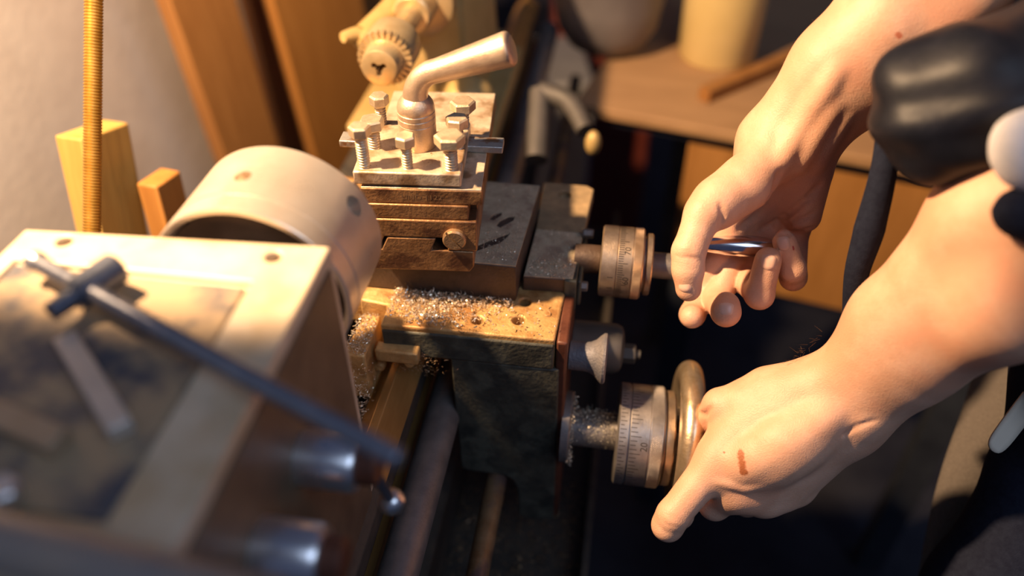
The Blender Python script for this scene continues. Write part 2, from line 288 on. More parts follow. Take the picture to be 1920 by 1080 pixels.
obj('compound_base', MB().prism(bs, 'y', -0.0312, 0.105, MC), M_slide, LT, 0.0010)
sc_c = L2(0.0305, -0.0312, 1.0978); dY = MC @ Vector((0, -1, 0))
slot = MB(); Ms = Matrix.Translation(sc_c + dY * 0.0035) @ MC @ Matrix.Rotation(R(-48), 4, 'Y')
slot.box((-0.0007, -0.003, -0.02), (0.0007, 0.0005, 0.02), Ms)
slot2 = MB().box((-0.011, -0.0012, -0.0007), (0.011, 0.0022, 0.0007), Matrix.Translation(sc_c + dY * 0.0045) @ MC @ Matrix.Rotation(R(50), 4, 'Y'))
obj('gib_screw', MB().rev(sc_c, dY, [(0, 0.0086), (0.0030, 0.0086), (0.0042, 0.0074)], 28), mat('oily_screw_head', (0.30, 0.18, 0.09), (0.44, 0.29, 0.16), 0.6, 0.4, 90, bump=0.3, bscale=600), LT, cuts=[slot2])
# stamped letters on the slide front, half worn away
tv, tf = text_mesh('UND 1122', 0.0075)
stm = MB()
for i in range(1): stm.add([L2(0.0085 + v[0] * 0.86, -0.02862, 1.1305 + v[1] * 0.75) for v in tv], tf)
tag(obj('stamped_letters', stm, M_slide and mat('stamp_edge', (0.36, 0.22, 0.11), (0.20, 0.105, 0.045), 0.4, 0.5, 1200), comp), 'faint worn stamped characters')
# tool post
tp = obj('tool_post', MB().box((-0.0385, -0.0280, 1.1395), (0.0368, 0.0455, 1.150), MC), M_post, LT, 0.0012)
obj('turret_core', MB().box((-0.024, -0.016, 1.1365), (0.024, 0.034, 1.1396), MC), M_iron, tp)
def bolt(x, y, ztop, rh, rt, ang):
    c = L2(x, y); zh = ztop - 0.0078
    mb = MB(); prof = []; z = 1.1495
    while z < zh + 0.0005: prof += [(z, rt), (z + 0.0004, rt), (z + 0.0011, rt * 0.82), (z + 0.0014, rt * 0.82)]; z += 0.0021
    prof = [(t - 1.1495, r) for t, r in prof]
    mb.rev((c.x, c.y, 1.1495), (0, 0, 1), prof, 18)
    h = [(0, rh * 0.93), (0.0009, rh), (0.0066, rh), (0.0078, rh * 0.84)]
    v = []; n = 6
    u0 = Vector((math.cos(ang), math.sin(ang), 0)); w0 = Vector((-u0.y, u0.x, 0)); f = []
    for t, r in h:
        for i in range(n):
            a = i * math.pi / 3; v.append(Vector((c.x, c.y, zh + t)) + (u0 * math.cos(a) + w0 * math.sin(a)) * r)
    for k in range(3):
        for i in range(n): j = (i + 1) % n; f.append((k * n + i, k * n + j, (k + 1) * n + j, (k + 1) * n + i))
    f += [tuple(range(5, -1, -1)), tuple(18 + i for i in range(6))]
    mb.add(v, f); obj('clamp_bolt', mb, M_bolt, tp, 0.0004, 1, ang=25)
for a in ((-0.0314, -0.0205, 1.1822, 0.0078, 0.0044, 0.3), (-0.0012, -0.0198, 1.1752, 0.0074, 0.0040, 0.75), (0.0292, -0.0196, 1.1765, 0.0108, 0.0050, 0.15), (-0.0290, 0.0060, 1.1728, 0.0090, 0.0048, 0.55),
          (0.0312, 0.0085, 1.1742, 0.0084, 0.0044, 0.95), (-0.0298, 0.0400, 1.1735, 0.0074, 0.0042, 0.35), (0.0325, 0.0370, 1.1722, 0.0096, 0.0044, 0.2)): bolt(*a)
SX, SY = 0.0012, 0.0115
pr = [(0, 0.0128), (0.001, 0.0134), (0.019, 0.0134), (0.0194, 0.0131), (0.0198, 0.0135), (0.0235, 0.0135), (0.024, 0.0131), (0.0245, 0.0135), (0.0275, 0.0134), (0.028, 0.0130), (0.0286, 0.0133), (0.031, 0.0132), (0.034, 0.0124), (0.0365, 0.0108), (0.039, 0.0085), (0.041, 0.005)]
stud = obj('clamp_stud', MB().rev((SX, SY, 1.1495), (0, 0, 1), pr, 40), M_stud, tp)
E1 = P(960, 90, y=SY + 0.0)
hp = [(SX + 0.001, SY, 1.180), (SX + 0.0005, SY, 1.189), (SX + 0.0035, SY, 1.1985), (SX + 0.0105, SY, 1.2055), (SX + 0.020, SY, 1.2092)]
E0 = Vector(hp[-1]); E1 = Vector(E1); dd = (E1 - E0)
hp += [tuple(E0 + dd * t) for t in (0.33, 0.66, 0.93)] + [tuple(E0 + dd * 0.985), tuple(E0 + dd * 1.01)]
tag(obj('lock_handle', MB().tube(hp, [0.0095, 0.0088, 0.0082, 0.0080, 0.0084, 0.0096, 0.0108, 0.0118, 0.0110, 0.0080], 28, 6), M_stud, stud), 'bent tapered locking handle')
# chuck and headstock
CX, CZ = -0.061, 1.14
def onchuck(deg, y, r=0.06): return Vector((CX + r * math.cos(R(deg)), y, CZ + r * math.sin(R(deg))))
ck = MB().rev((CX, -0.153, CZ), (0, 1, 0), [(0.010, 0.02), (0.010, 0.0525), (0, 0.0565), (0, 0.0592), (0.0008, 0.06), (0.0142, 0.06), (0.0146, 0.0594), (0.0156, 0.0594), (0.016, 0.06), (0.0665, 0.06), (0.068, 0.0588), (0.068, 0.018)], 96)
sock = []
for deg, y in ((96, -0.120), (32, -0.101), (216, -0.12)):
    p = onchuck(deg, y); n = (p - Vector((CX, y, CZ))).normalized(); sock.append(MB().cyl(p - n * 0.012, p + n * 0.01, 0.0052 if deg > 90 else 0.0068, 20))
cko = obj('chuck', ck, M_chuck, LT, 0, cuts=sock, ang=30)
for deg in (32, 152, 272):
    Mj = Matrix.Translation((CX, 0, CZ)) @ Matrix.Rotation(R(-deg), 4, 'Y')
    obj('chuck_jaw', MB().prism([(0.010, -0.086), (0.056, -0.086), (0.056, -0.078), (0.043, -0.078), (0.043, -0.070), (0.028, -0.070), (0.028, -0.062), (0.010, -0.062)], 'z', -0.006, 0.006, Mj), M_dial, cko, 0.0008)
obj('back_shade_disc', MB().rev((CX, -0.1478, CZ), (0, 1, 0), [(0, 0.0535), (0.006, 0.0535)], 64), M_oilshade, cko)  # dark disc paints in the shade on the back of the chuck
obj('spindle_nose', MB().cyl((CX, -0.162, CZ), (CX, -0.140, CZ), 0.030, 40), M_rod, LT)
obj('chuck_boss', MB().rev((CX - 0.043, -0.146, CZ + 0.021), (0, -1, 0), [(0, 0.0075), (0.004, 0.0075), (0.0065, 0.005), (0.007, 0.001)], 16), M_chuck, cko)
HX0, HX1, HY0, HY1 = -0.178, -0.0045, -0.350, -0.1585
def hpt(px, py, z=1.185): q = P(px, py, z=z); return (q[0], q[1])
hh = [MB().cyl((*hpt(*q), 1.17), (*hpt(*q), 1.2), 0.0042, 20) for q in ((120, 452), (512, 481))]
rec = MB().box((-0.168, -0.338, 1.1815), (-0.0355, -0.1935, 1.2))
hd = obj('headstock', MB().prism([(HX0, HY0), (HX1, HY0), (HX1, HY1), (HX0, HY1 - 0.010)], 'z', 0.965, 1.185), M_head, LT, 0.004, 3, cuts=[rec] + hh)
obj('cover_plate', MB().box((-0.1665, -0.3365, 1.181), (-0.037, -0.1965, 1.1842)), M_cover, hd, 0.0015)
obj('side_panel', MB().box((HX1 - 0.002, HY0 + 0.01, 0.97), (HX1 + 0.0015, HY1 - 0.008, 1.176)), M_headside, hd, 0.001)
for (y, z) in ((-0.244, 1.112), (-0.300, 1.115)):
    k = obj('selector_knob', MB().rev((HX1, y, z), (1, 0, 0), [(0, 0.0150), (0.003, 0.0152), (0.030, 0.0152), (0.0325, 0.0135), (0.0335, 0.005)], 36), M_knob, hd)
    obj('knob_collar', MB().rev((HX1 + 0.0325, y, z), (1, 0, 0), [(0, 0.0105), (0.009, 0.0105), (0.0105, 0.009)], 28), M_red, k)
    if y < -0.28: continue
    c0 = Vector((HX1 + 0.038, y, z)); 
    c1 = Vector(P(735, 940, x=HX1 + 0.040)) if y > -0.28 else c0 + Vector((0.004, 0.03, -0.05))
    obj('selector_lever', MB().tube([c0, (c0 + c1) / 2, c1], [0.0035, 0.003, 0.003], 12, 2), M_key, k)
    obj('lever_ball', MB().ball(c1, 0.0078, 20), M_knob, k)
# tailstock
TX = -0.067
tb = obj('tailstock', MB().prism([(TX - 0.045, 0.985), (TX + 0.045, 0.985), (TX + 0.04, 1.05), (TX + 0.036, 1.15), (TX + 0.026, 1.172), (TX, 1.18), (TX - 0.026, 1.172), (TX - 0.036, 1.15), (TX - 0.04, 1.05)], 'y', 0.325, 0.52), M_tail, LT, 0.006, 3)
obj('tailstock_base', MB().box((-0.165, 0.30, 0.966), (0.005, 0.54, 0.992)), M_tail, tb, 0.004)
obj('quill', MB().rev((TX, 0.262, 1.14), (0, 1, 0), [(0, 0.017), (0.002, 0.019), (0.07, 0.019)], 36), M_drill, tb)
obj('quill_collar', MB().rev((TX, 0.292, 1.14), (0, 1, 0), [(0, 0.026), (0.002, 0.0345), (0.012, 0.0345), (0.014, 0.030), (0.036, 0.030)], 40), M_drill, tb)
dc = obj('drill_chuck', MB().rev((TX, 0.146, 1.14), (0, 1, 0), [(0, 0.0145), (0.001, 0.0162), (0.004, 0.0170), (0.018, 0.0176), (0.0185, 0.019), (0.046, 0.0195), (0.056, 0.0175), (0.066, 0.0105), (0.118, 0.0105)], 40), M_drill, tb,
         cuts=[MB().cyl((TX, 0.13, 1.14), (TX, 0.165, 1.14), 0.0036, 12)] + [MB().cyl((TX + 0.0048 * math.cos(a), 0.13, 1.14 + 0.0048 * math.sin(a)), (TX + 0.0048 * math.cos(a), 0.165, 1.14 + 0.0048 * math.sin(a)), 0.0026, 12) for a in (R(150), R(30), R(265))])
slv = MB().rev((TX, 0.166, 1.14), (0, 1, 0), [(0, 0.0182), (0.0005, 0.0215), (0.006, 0.0245), (0.034, 0.0245), (0.036, 0.023), (0.036, 0.0192)], 48)
slo = obj('geared_sleeve', slv, M_drill, dc)
for k in range(26):
    a = 2 * math.pi * k / 26; Mt = Matrix.Translation((TX, 0.166, 1.14)) @ Matrix.Rotation(a, 4, 'Y')
    obj('tooth', MB().prism([(-0.0014, 0.0180), (0.0014, 0.0180), (0.0017, 0.0247), (-0.0017, 0.0247)], 'y', -0.0018, 0.0055, Mt), M_drill, dc)
lk = Vector(P(690, 62, d=0.79)); lk2 = Vector(P(643, 70, d=0.77))
obj('lock_lever', MB().tube([Vector((TX - 0.005, 0.33, 1.15)), lk, (lk + lk2) / 2, lk2], [0.013, 0.012, 0.008, 0.005], 16, 4), M_tail, tb)
obj('clamp_dome', MB().ball((-0.026, 0.315, 1.03), 0.030, 24, (1, 1, 0.8)).cyl((-0.026, 0.315, 0.99), (-0.026, 0.315, 1.03), 0.018), M_tail, tb)
a0, a1, a2 = (Vector(P(1012, 172, d=0.93)), Vector(P(1065, 190, d=0.92)), Vector(P(1097, 245, d=0.90)))
obj('clamp_lever', MB().tube([a0, a1, a2], [0.012, 0.012, 0.010], 16, 6), M_dullrod, tb)
obj('lever_stem', MB().tube([a0 + Vector((0.0, 0, 0)), Vector(P(1005, 300, d=0.90))], [0.012, 0.013], 16, 2), M_dullrod, tb)
obj('lever_knob', MB().ball(P(1112, 268, d=0.89), 0.011, 16, (0.8, 0.8, 1.3)), M_tail, tb)
# graduated dials
def ticks(mb, cx, y0, z0, r, x0, lens, n, a0=0, a1=360, wd=0.00028):
    for k in range(n):
        a = R(a0 + (a1 - a0) * k / n); Ln = lens[k % len(lens)]
        c, s_ = math.cos(a), math.sin(a); nrm = Vector((0, c, s_)); tg = Vector((0, -s_, c)); o = Vector((0, y0, z0))
        b = o + nrm * (r + 0.00008)
        mb.add([b + tg * wd + Vector((x0, 0, 0)), b - tg * wd + Vector((x0, 0, 0)), b - tg * wd + Vector((x0 + Ln, 0, 0)), b + tg * wd + Vector((x0 + Ln, 0, 0))], [(0, 1, 2, 3)])
def numeral(s, x, y0, z0, r, deg, size, parent):
    v, f = text_mesh(s, size); mb = MB(); pts = []
    for q in v:
        a = R(deg) - q[0] / r; pts.append((x - q[1], y0 + (r + 0.0001) * math.cos(a), z0 + (r + 0.0001) * math.sin(a)))
    mb.add(pts, f); return obj('numeral', mb, M_black, parent)
def knurl(mb, x0, x1, y0, z0, r, n):
    """diamond knurling as a criss-cross of tiny raised ridges"""
    for k in range(n):
        for sgn in (-1, 1):
            a = 2 * math.pi * k / n; b = a + sgn * (x1 - x0) / r
            rows = []
            for t in (0, 0.5, 1):
                aa = a + (b - a) * t; x = x0 + (x1 - x0) * t
                for da, h in ((-0.0003 / r, 0), (0, 0.00035), (0.0003 / r, 0)): rows.append((x, y0 + (r + h) * math.cos(aa + da), z0 + (r + h) * math.sin(aa + da)))
            mb.add(rows, [(0, 1, 4, 3), (1, 2, 5, 4), (3, 4, 7, 6), (4, 5, 8, 7)])
D1Y, D1Z = 0.035, 1.040
sh1 = obj('cross_screw', MB().rev((0.118, D1Y, D1Z), (1, 0, 0), [(0, 0.012), (0.0205, 0.012), (0.0205, 0.0095), (0.076, 0.0095)], 28), M_oilshade, LT)
d1 = obj('feed_dial', MB().rev((0.139, D1Y, D1Z), (1, 0, 0), [(0, 0.0275), (0.0012, 0.029), (0.0125, 0.029), (0.0128, 0.0283), (0.0134, 0.0283), (0.0137, 0.029), (0.0245, 0.029), (0.0248, 0.0284), (0.0252, 0.0284), (0.0255, 0.0288), (0.0325, 0.0288), (0.0336, 0.0275), (0.0336, 0.02)], 72), M_dial, LT, ang=25)
mb = MB(); ticks(mb, 0, D1Y, D1Z, 0.029, 0.1530, [0.0075, 0.0040, 0.0040, 0.0040, 0.0040, 0.0055, 0.0040, 0.0040, 0.0040, 0.0040], 100); obj('scale_marks', mb, M_black, d1)
for k, s in enumerate(('70', '60')): numeral(s, 0.1600, D1Y, D1Z, 0.029, 124 + 48 * k, 0.0068, d1)
mb = MB(); ticks(mb, 0, D1Y, D1Z, 0.029, 0.1455, [0.0045], 3, 168, 230); obj('index_marks', mb, M_black, d1)
mb = MB(); knurl(mb, 0.1650, 0.1712, D1Y, D1Z, 0.0288, 110); tag(obj('knurling', mb, M_dial, d1), None, None, None, 'stuff')
obj('thrust_collar', MB().rev((0.1724, D1Y, D1Z), (1, 0, 0), [(0, 0.0225), (0.002, 0.0225), (0.0022, 0.0240), (0.003, 0.0252), (0.0065, 0.0252), (0.0075, 0.0240), (0.0075, 0.01)], 48), M_dial, d1)
# crank and its handle
HY, HZ = 0.0178, 1.077
ck1 = obj('crank', MB().rev((0.180, D1Y, D1Z), (1, 0, 0), [(0, 0.0105), (0.020, 0.0105), (0.022, 0.0130), (0.036, 0.0130), (0.037, 0.012)], 32).tube([(0.209, D1Y, D1Z), (0.209, D1Y - 0.004, D1Z + 0.012), (0.211, HY, HZ)], [0.0095, 0.008, 0.0085], 16, 4), M_rod, LT)
obj('crank_handle', MB().rev((0.211, HY, HZ), (1, 0.10, 0), [(0, 0.0048), (0.006, 0.0052), (0.010, 0.0060), (0.020, 0.0074), (0.032, 0.0083), (0.042, 0.0082), (0.052, 0.0070), (0.058, 0.0055), (0.060, 0.003)], 40), M_chrome, ck1)
# carriage handwheel
D2Y, D2Z = -0.040, 0.918
fl = obj('wheel_flange', MB().rev((0.1205, D2Y, D2Z), (1, 0, 0), [(0, 0.030), (0.006, 0.030), (0.0075, 0.0285), (0.0075, 0.0152), (0.050, 0.0152)], 40), M_rod, LT)
d2 = obj('carriage_dial', MB().rev((0.1655, D2Y, D2Z), (1, 0, 0), [(0, 0.040), (0.0012, 0.042), (0.0086, 0.042), (0.0088, 0.0405), (0.0100, 0.0405), (0.0102, 0.0420), (0.0250, 0.042), (0.0253, 0.0414), (0.0257, 0.0414), (0.026, 0.0418), (0.036, 0.0418), (0.0375, 0.0402), (0.0375, 0.02)], 88), M_dialg, LT, ang=25)
mb = MB(); ticks(mb, 0, D2Y, D2Z, 0.042, 0.1675, [0.005, 0.003], 80); ticks(mb, 0, D2Y, D2Z, 0.042, 0.1760, [0.0085, 0.0055, 0.0045, 0.0055], 76); obj('scale_marks', mb, M_black, d2)
numeral('20', 0.1872, D2Y, D2Z, 0.042, 143, 0.0078, d2)
mb = MB(); knurl(mb, 0.1922, 0.2010, D2Y, D2Z, 0.0418, 150); tag(obj('knurling', mb, M_dialg, d2), None, None, None, 'stuff')
obj('thrust_collar', MB().rev((0.2030, D2Y, D2Z), (1, 0, 0), [(0, 0.036), (0.0012, 0.036), (0.0014, 0.0385), (0.002, 0.0392), (0.007, 0.0392), (0.008, 0.0380), (0.008, 0.012)], 64), M_dial, d2)
WX, WR, WT = 0.2215, 0.0555, 0.0108
wh = MB(); n1, n2 = 72, 24; v = []; f = []
for i in range(n1):
    a = 2 * math.pi * i / n1
    for k in range(n2):
        b = 2 * math.pi * k / n2; rr = WR + WT * math.cos(b); v.append((WX + WT * 0.92 * math.sin(b), D2Y + rr * math.cos(a), D2Z + rr * math.sin(a)))
for i in range(n1):
    for k in range(n2): f.append((i * n2 + k, ((i + 1) % n1) * n2 + k, ((i + 1) % n1) * n2 + (k + 1) % n2, i * n2 + (k + 1) % n2))
wh.add(v, f); who = obj('handwheel', wh, M_wheel, LT)
obj('wheel_hub', MB().rev((0.211, D2Y, D2Z), (1, 0, 0), [(0, 0.020), (0.018, 0.018), (0.020, 0.016)], 32), M_rod, who)
for k in range(3):
    a = R(100 + 120 * k); obj('spoke', MB().tube([(0.218, D2Y + 0.012 * math.cos(a), D2Z + 0.012 * math.sin(a)), (WX, D2Y + 0.05 * math.cos(a), D2Z + 0.05 * math.sin(a))], [0.007, 0.006], 14, 2), M_rod, who)
# trumpet knob and half-nut lever
kb = P(1075, 668, z=1.0); KY, KZ = -0.034, 0.997
obj('feed_knob', MB().rev((0.1222, KY, KZ), (1, 0, 0), [(0, 0.0115), (0.012, 0.0115), (0.016, 0.0122), (0.020, 0.0142), (0.0235, 0.0178), (0.0262, 0.0200), (0.0280, 0.0200), (0.0292, 0.0182), (0.0292, 0.004)], 40), mat('worn_grey_knob', (0.12, 0.12, 0.14), (0.19, 0.17, 0.165), 0.3, 0.6, 80, bump=0.6, bscale=500), LT)
lv = obj('half_nut_lever', MB().rev((0.122, 0.014, 0.962), (1, 0, 0), [(0, 0.0215), (0.036, 0.0215), (0.041, 0.019), (0.043, 0.014), (0.044, 0.006)], 36), M_dullrod, LT)
obj('lever_bolt', MB().cyl((0.164, 0.014, 0.958), (0.176, 0.014, 0.958), 0.0085, 6, 0.001).cyl((0.176, 0.014, 0.958), (0.180, 0.014, 0.958), 0.004, 12), M_dullrod, lv)

# ------------------------------------------------------------------ things on the lathe
tb1 = MB().box((-0.0605, 0.0100, 1.1380), (0.0620, 0.0245, 1.1435), Matrix.Rotation(R(4.0), 4, 'Z') @ Matrix.Translation((0, 0.012, 0)))
tag(obj('tool_bit', tb1, mat('grey_tool_steel', (0.34, 0.33, 0.31), (0.46, 0.44, 0.40), 0.6, 0.4, 60, bump=0.4, bscale=400, c3=(0.25, 0.13, 0.06), scale3=80), None, 0.0007), 'grey square turning tool clamped under the tool post plate', 'cutting tool')
def K(px, py, z): return Vector(P(px, py, z=z))
h0 = K(222, 500, 1.1965); h1 = K(95, 585, 1.1965); e1 = K(750, 862, 1.1985); mid = (h0 + h1) * 0.5; tdir = (e1 - mid).normalized(); e0 = mid - tdir * 0.040
ck_ = thing('chuck_key', 'blued chuck key with long tommy bar lying across the headstock top', 'chuck key', (mid.x, mid.y, 1.185))
ax = (h1 - h0)
obj('hub', MB().rev(h0, ax, [(0, 0.0070), (0.0015, 0.0085), (ax.length * 0.62, 0.0085), (ax.length * 0.65, 0.0068), (ax.length - 0.012, 0.0068), (ax.length - 0.012, 0.0050), (ax.length, 0.0046)], 32), M_key, ck_)
obj('tommy_bar', MB().rev(e0, e1 - e0, [(0, 0.0040), (0.0005, 0.0045), ((e1 - e0).length - 0.001, 0.0045), ((e1 - e0).length, 0.0038)], 24), mat('tommy_bar_steel', (0.20, 0.22, 0.28), (0.30, 0.31, 0.36), 0.8, 0.33, 60), ck_)
tag(obj('bar_end', MB().rev(e0 - tdir * 0.004, tdir, [(0, 0.003), (0.002, 0.0056), (0.006, 0.0056), (0.008, 0.0044)], 20), M_knob, ck_), 'bright bar end stop')
def bar(name, a, b, wd, z0, z1, m, label, cat):
    a = Vector((a[0], a[1], 0)); b = Vector((b[0], b[1], 0)); d_ = (b - a); ang = math.atan2(d_.y, d_.x)
    M = Matrix.Translation((a.x, a.y, 0)) @ Matrix.Rotation(ang, 4, 'Z')
    return tag(obj(name, MB().box((0, -wd / 2, z0), (d_.length, wd / 2, z1), M), m, None, 0.0008), label, cat)
bar('square_bar', hpt(118, 625, 1.193), hpt(222, 795, 1.193), 0.0105, 1.1845, 1.1925, M_bar, 'short bright square steel bar on the headstock cover', 'steel bar')
bar('square_bar', hpt(-60, 750, 1.192), hpt(108, 820, 1.192), 0.0120, 1.1845, 1.1920, mat('brown_bar', (0.34, 0.24, 0.15), (0.42, 0.31, 0.21), 0.3, 0.5, 40), 'brown flat steel bar at the left edge of the headstock cover', 'steel bar')
g0, g1 = K(-120, 985, 1.199), K(520, 1150, 1.199)
tag(obj('steel_rod', MB().cyl(g0, g1, 0.0105, 28, 0.001), mat('long_rod_steel', (0.22, 0.21, 0.22), (0.36, 0.30, 0.24), 0.5, 0.4, 18), None), 'thick round steel rod lying along the front of the headstock', 'steel rod')
tag(obj('hex_nut', MB().cyl(K(12, 935, 1.1845), K(12, 935, 1.1845) + Vector((0, 0, 0.008)), 0.0075, 6, 0.001), M_knob, None), 'small bright nut beside the thick steel rod on the headstock', 'nut')

# ------------------------------------------------------------------ swarf
def curls(name, pts, size, m, label, tall=0.0, cat='swarf'):
    mb = MB()
    for (p, nrm) in pts:
        p = Vector(p); L = size * random.uniform(0.5, 1.6); rad = L * random.uniform(0.25, 0.8); arcl = random.uniform(0.8, 4.5); wd = size * random.uniform(0.10, 0.22)
        q = Matrix.Rotation(random.uniform(0, 6.28), 3, 'Z') @ Matrix.Rotation(random.uniform(-0.9, 0.9), 3, 'X') @ Matrix.Rotation(random.uniform(-0.9, 0.9), 3, 'Y')
        n = 5; v = []
        for i in range(n + 1):
            a = arcl * i / n; c = Vector((rad * math.cos(a) - rad, rad * math.sin(a), wd * 1.2 * i / n)); nn = Vector((math.cos(a), math.sin(a), 0))
            up_ = Vector((0, 0, wd))
            v += [p + q @ (c - up_) + Vector((0, 0, tall * random.random() * 0)), p + q @ (c + up_)]
        mb.add(v, [(2 * i, 2 * i + 1, 2 * i + 3, 2 * i + 2) for i in range(n)])
    return tag(obj(name, mb, m, None, smooth=True), label, cat, None, 'stuff')
def scatter(n, x0, x1, y0, y1, z, dens=None, pile=0.0):
    out = []
    while len(out) < n:
        x = random.uniform(x0, x1); y = random.uniform(y0, y1)
        if dens and random.random() > dens(x, y): continue
        out.append(((x, y, z + random.random() * pile), None))
    return out
def dpile(x, y):
    u = (x + 0.022) / 0.13; v = (y + 0.054) / 0.04
    e = math.exp(-((u - 0.26) / 0.20) ** 2) * (1.0 if v > 0.22 else 0.25); back = 0.55 * math.exp(-((v - 0.85) / 0.2) ** 2) * (u < 0.75); return min(1, e + back + 0.035)
curls('metal_shavings', scatter(1500, -0.020, 0.110, -0.053, -0.0155, 1.0312, dpile, 0.003), 0.0026, M_swarf, 'bright curly metal shavings heaped on the front of the saddle top')
def dw(x, y): return 1.0
wing = scatter(500, -0.045, -0.029, -0.079, -0.035, 1.0195, None, 0.002)
for _ in range(900):
    y = random.uniform(-0.115, -0.07); x = random.uniform(-0.052, -0.026); wing.append(((x, y, 1.015 - (abs(y) - 0.078) * 1.0 - random.random() * 0.045), None))
curls('metal_shavings', wing, 0.0018, M_swarf, 'dull shavings packed on the saddle wing beside the chuck')
pts = []
for _ in range(260):
    pts.append(((random.gauss(0.006, 0.012), -0.0575 - abs(random.gauss(0, 0.003)), random.uniform(0.985, 1.006)), None))
curls('metal_shavings', pts, 0.0015, M_swarfd, 'oily brown shavings clinging above the V way under the saddle')
def dcs(x, y): return 0.12 + 0.9 * math.exp(-((y + 0.002) / 0.02) ** 2)
curls('metal_shavings', scatter(260, 0.046, 0.0745, -0.013, 0.09, 1.0665, dcs, 0.0005), 0.0014, M_swarf, 'fine bright chips sprinkled on the grey cross slide')
def dbr(x, y): return 0.15 + math.exp(-((y - 0.008) / 0.018) ** 2)
curls('metal_shavings', scatter(330, 0.083, 0.119, 0.002, 0.063, 1.0450, dbr, 0.0006), 0.0014, M_swarf, 'fine chips on the bracket between cross slide and upper dial')
pts = []
for _ in range(420):
    a = random.gauss(R(100), 0.55); r = 0.0155 + random.random() * 0.0022; pts.append(((random.uniform(0.130, 0.164), D2Y + r * math.cos(a), D2Z + r * math.sin(a)), None))
for _ in range(260):
    a = random.uniform(R(60), R(230)); r = random.uniform(0.024, 0.0315); pts.append(((0.1275 + random.random() * 0.003, D2Y + r * math.cos(a), D2Z + r * math.sin(a)), None))
curls('metal_shavings', pts, 0.0017, mat('pale_swarf', (0.45, 0.42, 0.34), (0.62, 0.58, 0.48), 0.4, 0.4, 300), 'pale shavings stuck on the lower handwheel shaft and flange')
curls('metal_shavings', scatter(1500, 0.0, 0.145, -0.2, 0.05, 0.7135, None, 0.006), 0.003, M_swarfd, 'brown shavings lying in the chip tray under the apron')
pts = [((*L2(random.uniform(-0.034, 0.034), random.uniform(-0.026, 0.02))[:2], 1.1503), None) for _ in range(30)]
curls('metal_shavings', pts, 0.0017, M_swarfd, 'a few dark curls on the tool post plate around the bolts')

# ------------------------------------------------------------------ behind the lathe: hose, planks
def hose():
    b = Vector(P(172, 470, x=-0.27)); t = Vector(P(176, -60, x=-0.27)); ax_ = (t - b); L = ax_.length; prof = []; z = -0.15
    while z < L + 0.1: prof += [(z, 0.0062), (z + 0.0008, 0.0070), (z + 0.0016, 0.0070), (z + 0.0022, 0.0062)]; z += 0.0024
    base = b - ax_.normalized() * 0.15
    o = thing('lamp_hose', 'ribbed brass gooseneck hose rising behind the headstock', 'lamp arm', tuple(base))
    obj('hose', MB().rev(b, ax_, prof, 20), M_brass, o)
    obj('hose_foot', MB().cyl(base - Vector((0, 0, 0.02)), base + ax_.normalized() * 0.03, 0.014, 24, 0.002), M_rod, o)
    obj('bracket', MB().box((base.x - 0.01, base.y - 0.02, base.z - 0.05), (-0.2, base.y + 0.02, base.z - 0.02)), M_stand, o, 0.002)
hose()
def plank(name, quad, x, th, m, label, zb=0.0, cap=None, yaw=0):
    """quad: pixel l/r edges at two rows on the plane x"""
    (l1, r1, y1), (l0, r0, y0) = quad
    A, B = Vector(P(l1, y1, x=x)), Vector(P(r1, y1, x=x)); Cc, D = Vector(P(l0, y0, x=x)), Vector(P(r0, y0, x=x))
    ct, cb = (A + B) / 2, (Cc + D) / 2; ax_ = (ct - cb).normalized(); wv = ((B - A) + (D - Cc)) / 2; wv = wv - ax_ * wv.dot(ax_); wd = wv.length; wv.normalize()
    nv = ax_.cross(wv).normalized()
    if nv.x < 0: nv = -nv
    wv = (-nv).cross(ax_).normalized()
    tb_ = (cb.z - zb) / ax_.z; base = cb - ax_ * tb_; L = (ct - base).length + (0.25 if cap is None else cap)
    M = Matrix((wv, -nv, ax_)).transposed().to_4x4(); M.translation = base
    if yaw: M = M @ Matrix.Rotation(R(yaw), 4, 'Z')
    wd *= 0.70 if abs(yaw) > 15 else 0.85
    o = obj(name, MB().box((-wd / 2, 0, 0), (wd / 2, th, L)), m, None, 0.002); o.matrix_world = M
    return tag(o, label, 'plank', 'boards leaning behind the lathe')
plank('wood_plank', ((332, 440, 20), (412, 515, 262)), -0.42, 0.030, M_w1, 'brown board, leftmost of the tall ones against the wall', yaw=-24)
plank('wood_plank', ((478, 560, 0), (530, 616, 262)), -0.47, 0.024, M_w3, 'dark narrow board second from the left behind the chuck', yaw=-20)
plank('wood_plank', ((535, 655, 0), (590, 715, 262)), -0.35, 0.022, M_w2, 'wide orange board behind the chuck and drill chuck', yaw=-24)
plank('wood_plank', ((640, 760, 0), (690, 810, 262)), -0.41, 0.022, M_w1, 'brown board, rightmost of the tall ones, beside the tailstock', yaw=-20)
plank('wood_plank', ((150, 242, 245), (190, 275, 430)), -0.325, 0.030, M_w4, 'short golden board with dark end behind the brass hose', cap=0.0, yaw=-10)
plank('wood_plank', ((292, 338, 335), (312, 365, 430)), -0.27, 0.022, M_w2, 'short stub of orange wood just left of the chuck', cap=0.0, yaw=-10)
# things beyond the tailstock
def boxthing(name, c, sz, rz, m, label, cat, bev=0.01):
    M = Matrix.Translation(Vector(c)) @ Matrix.Rotation(R(rz), 4, 'Z')
    return tag(obj(name, MB().box((-sz[0] / 2, -sz[1] / 2, 0), (sz[0] / 2, sz[1] / 2, sz[2]), M), m, None, bev), label, cat)
boxthing('metal_case', (-0.02, 1.22, 0.0), (0.16, 0.25, 0.66), 12, M_grey, 'grey metal case standing on the floor beyond the tailstock', 'case')
boxthing('tool_box', (0.08, 1.50, 0.0), (0.26, 0.2, 0.70), 8, M_redbox, 'dark red box standing on the floor behind the grey case', 'box')
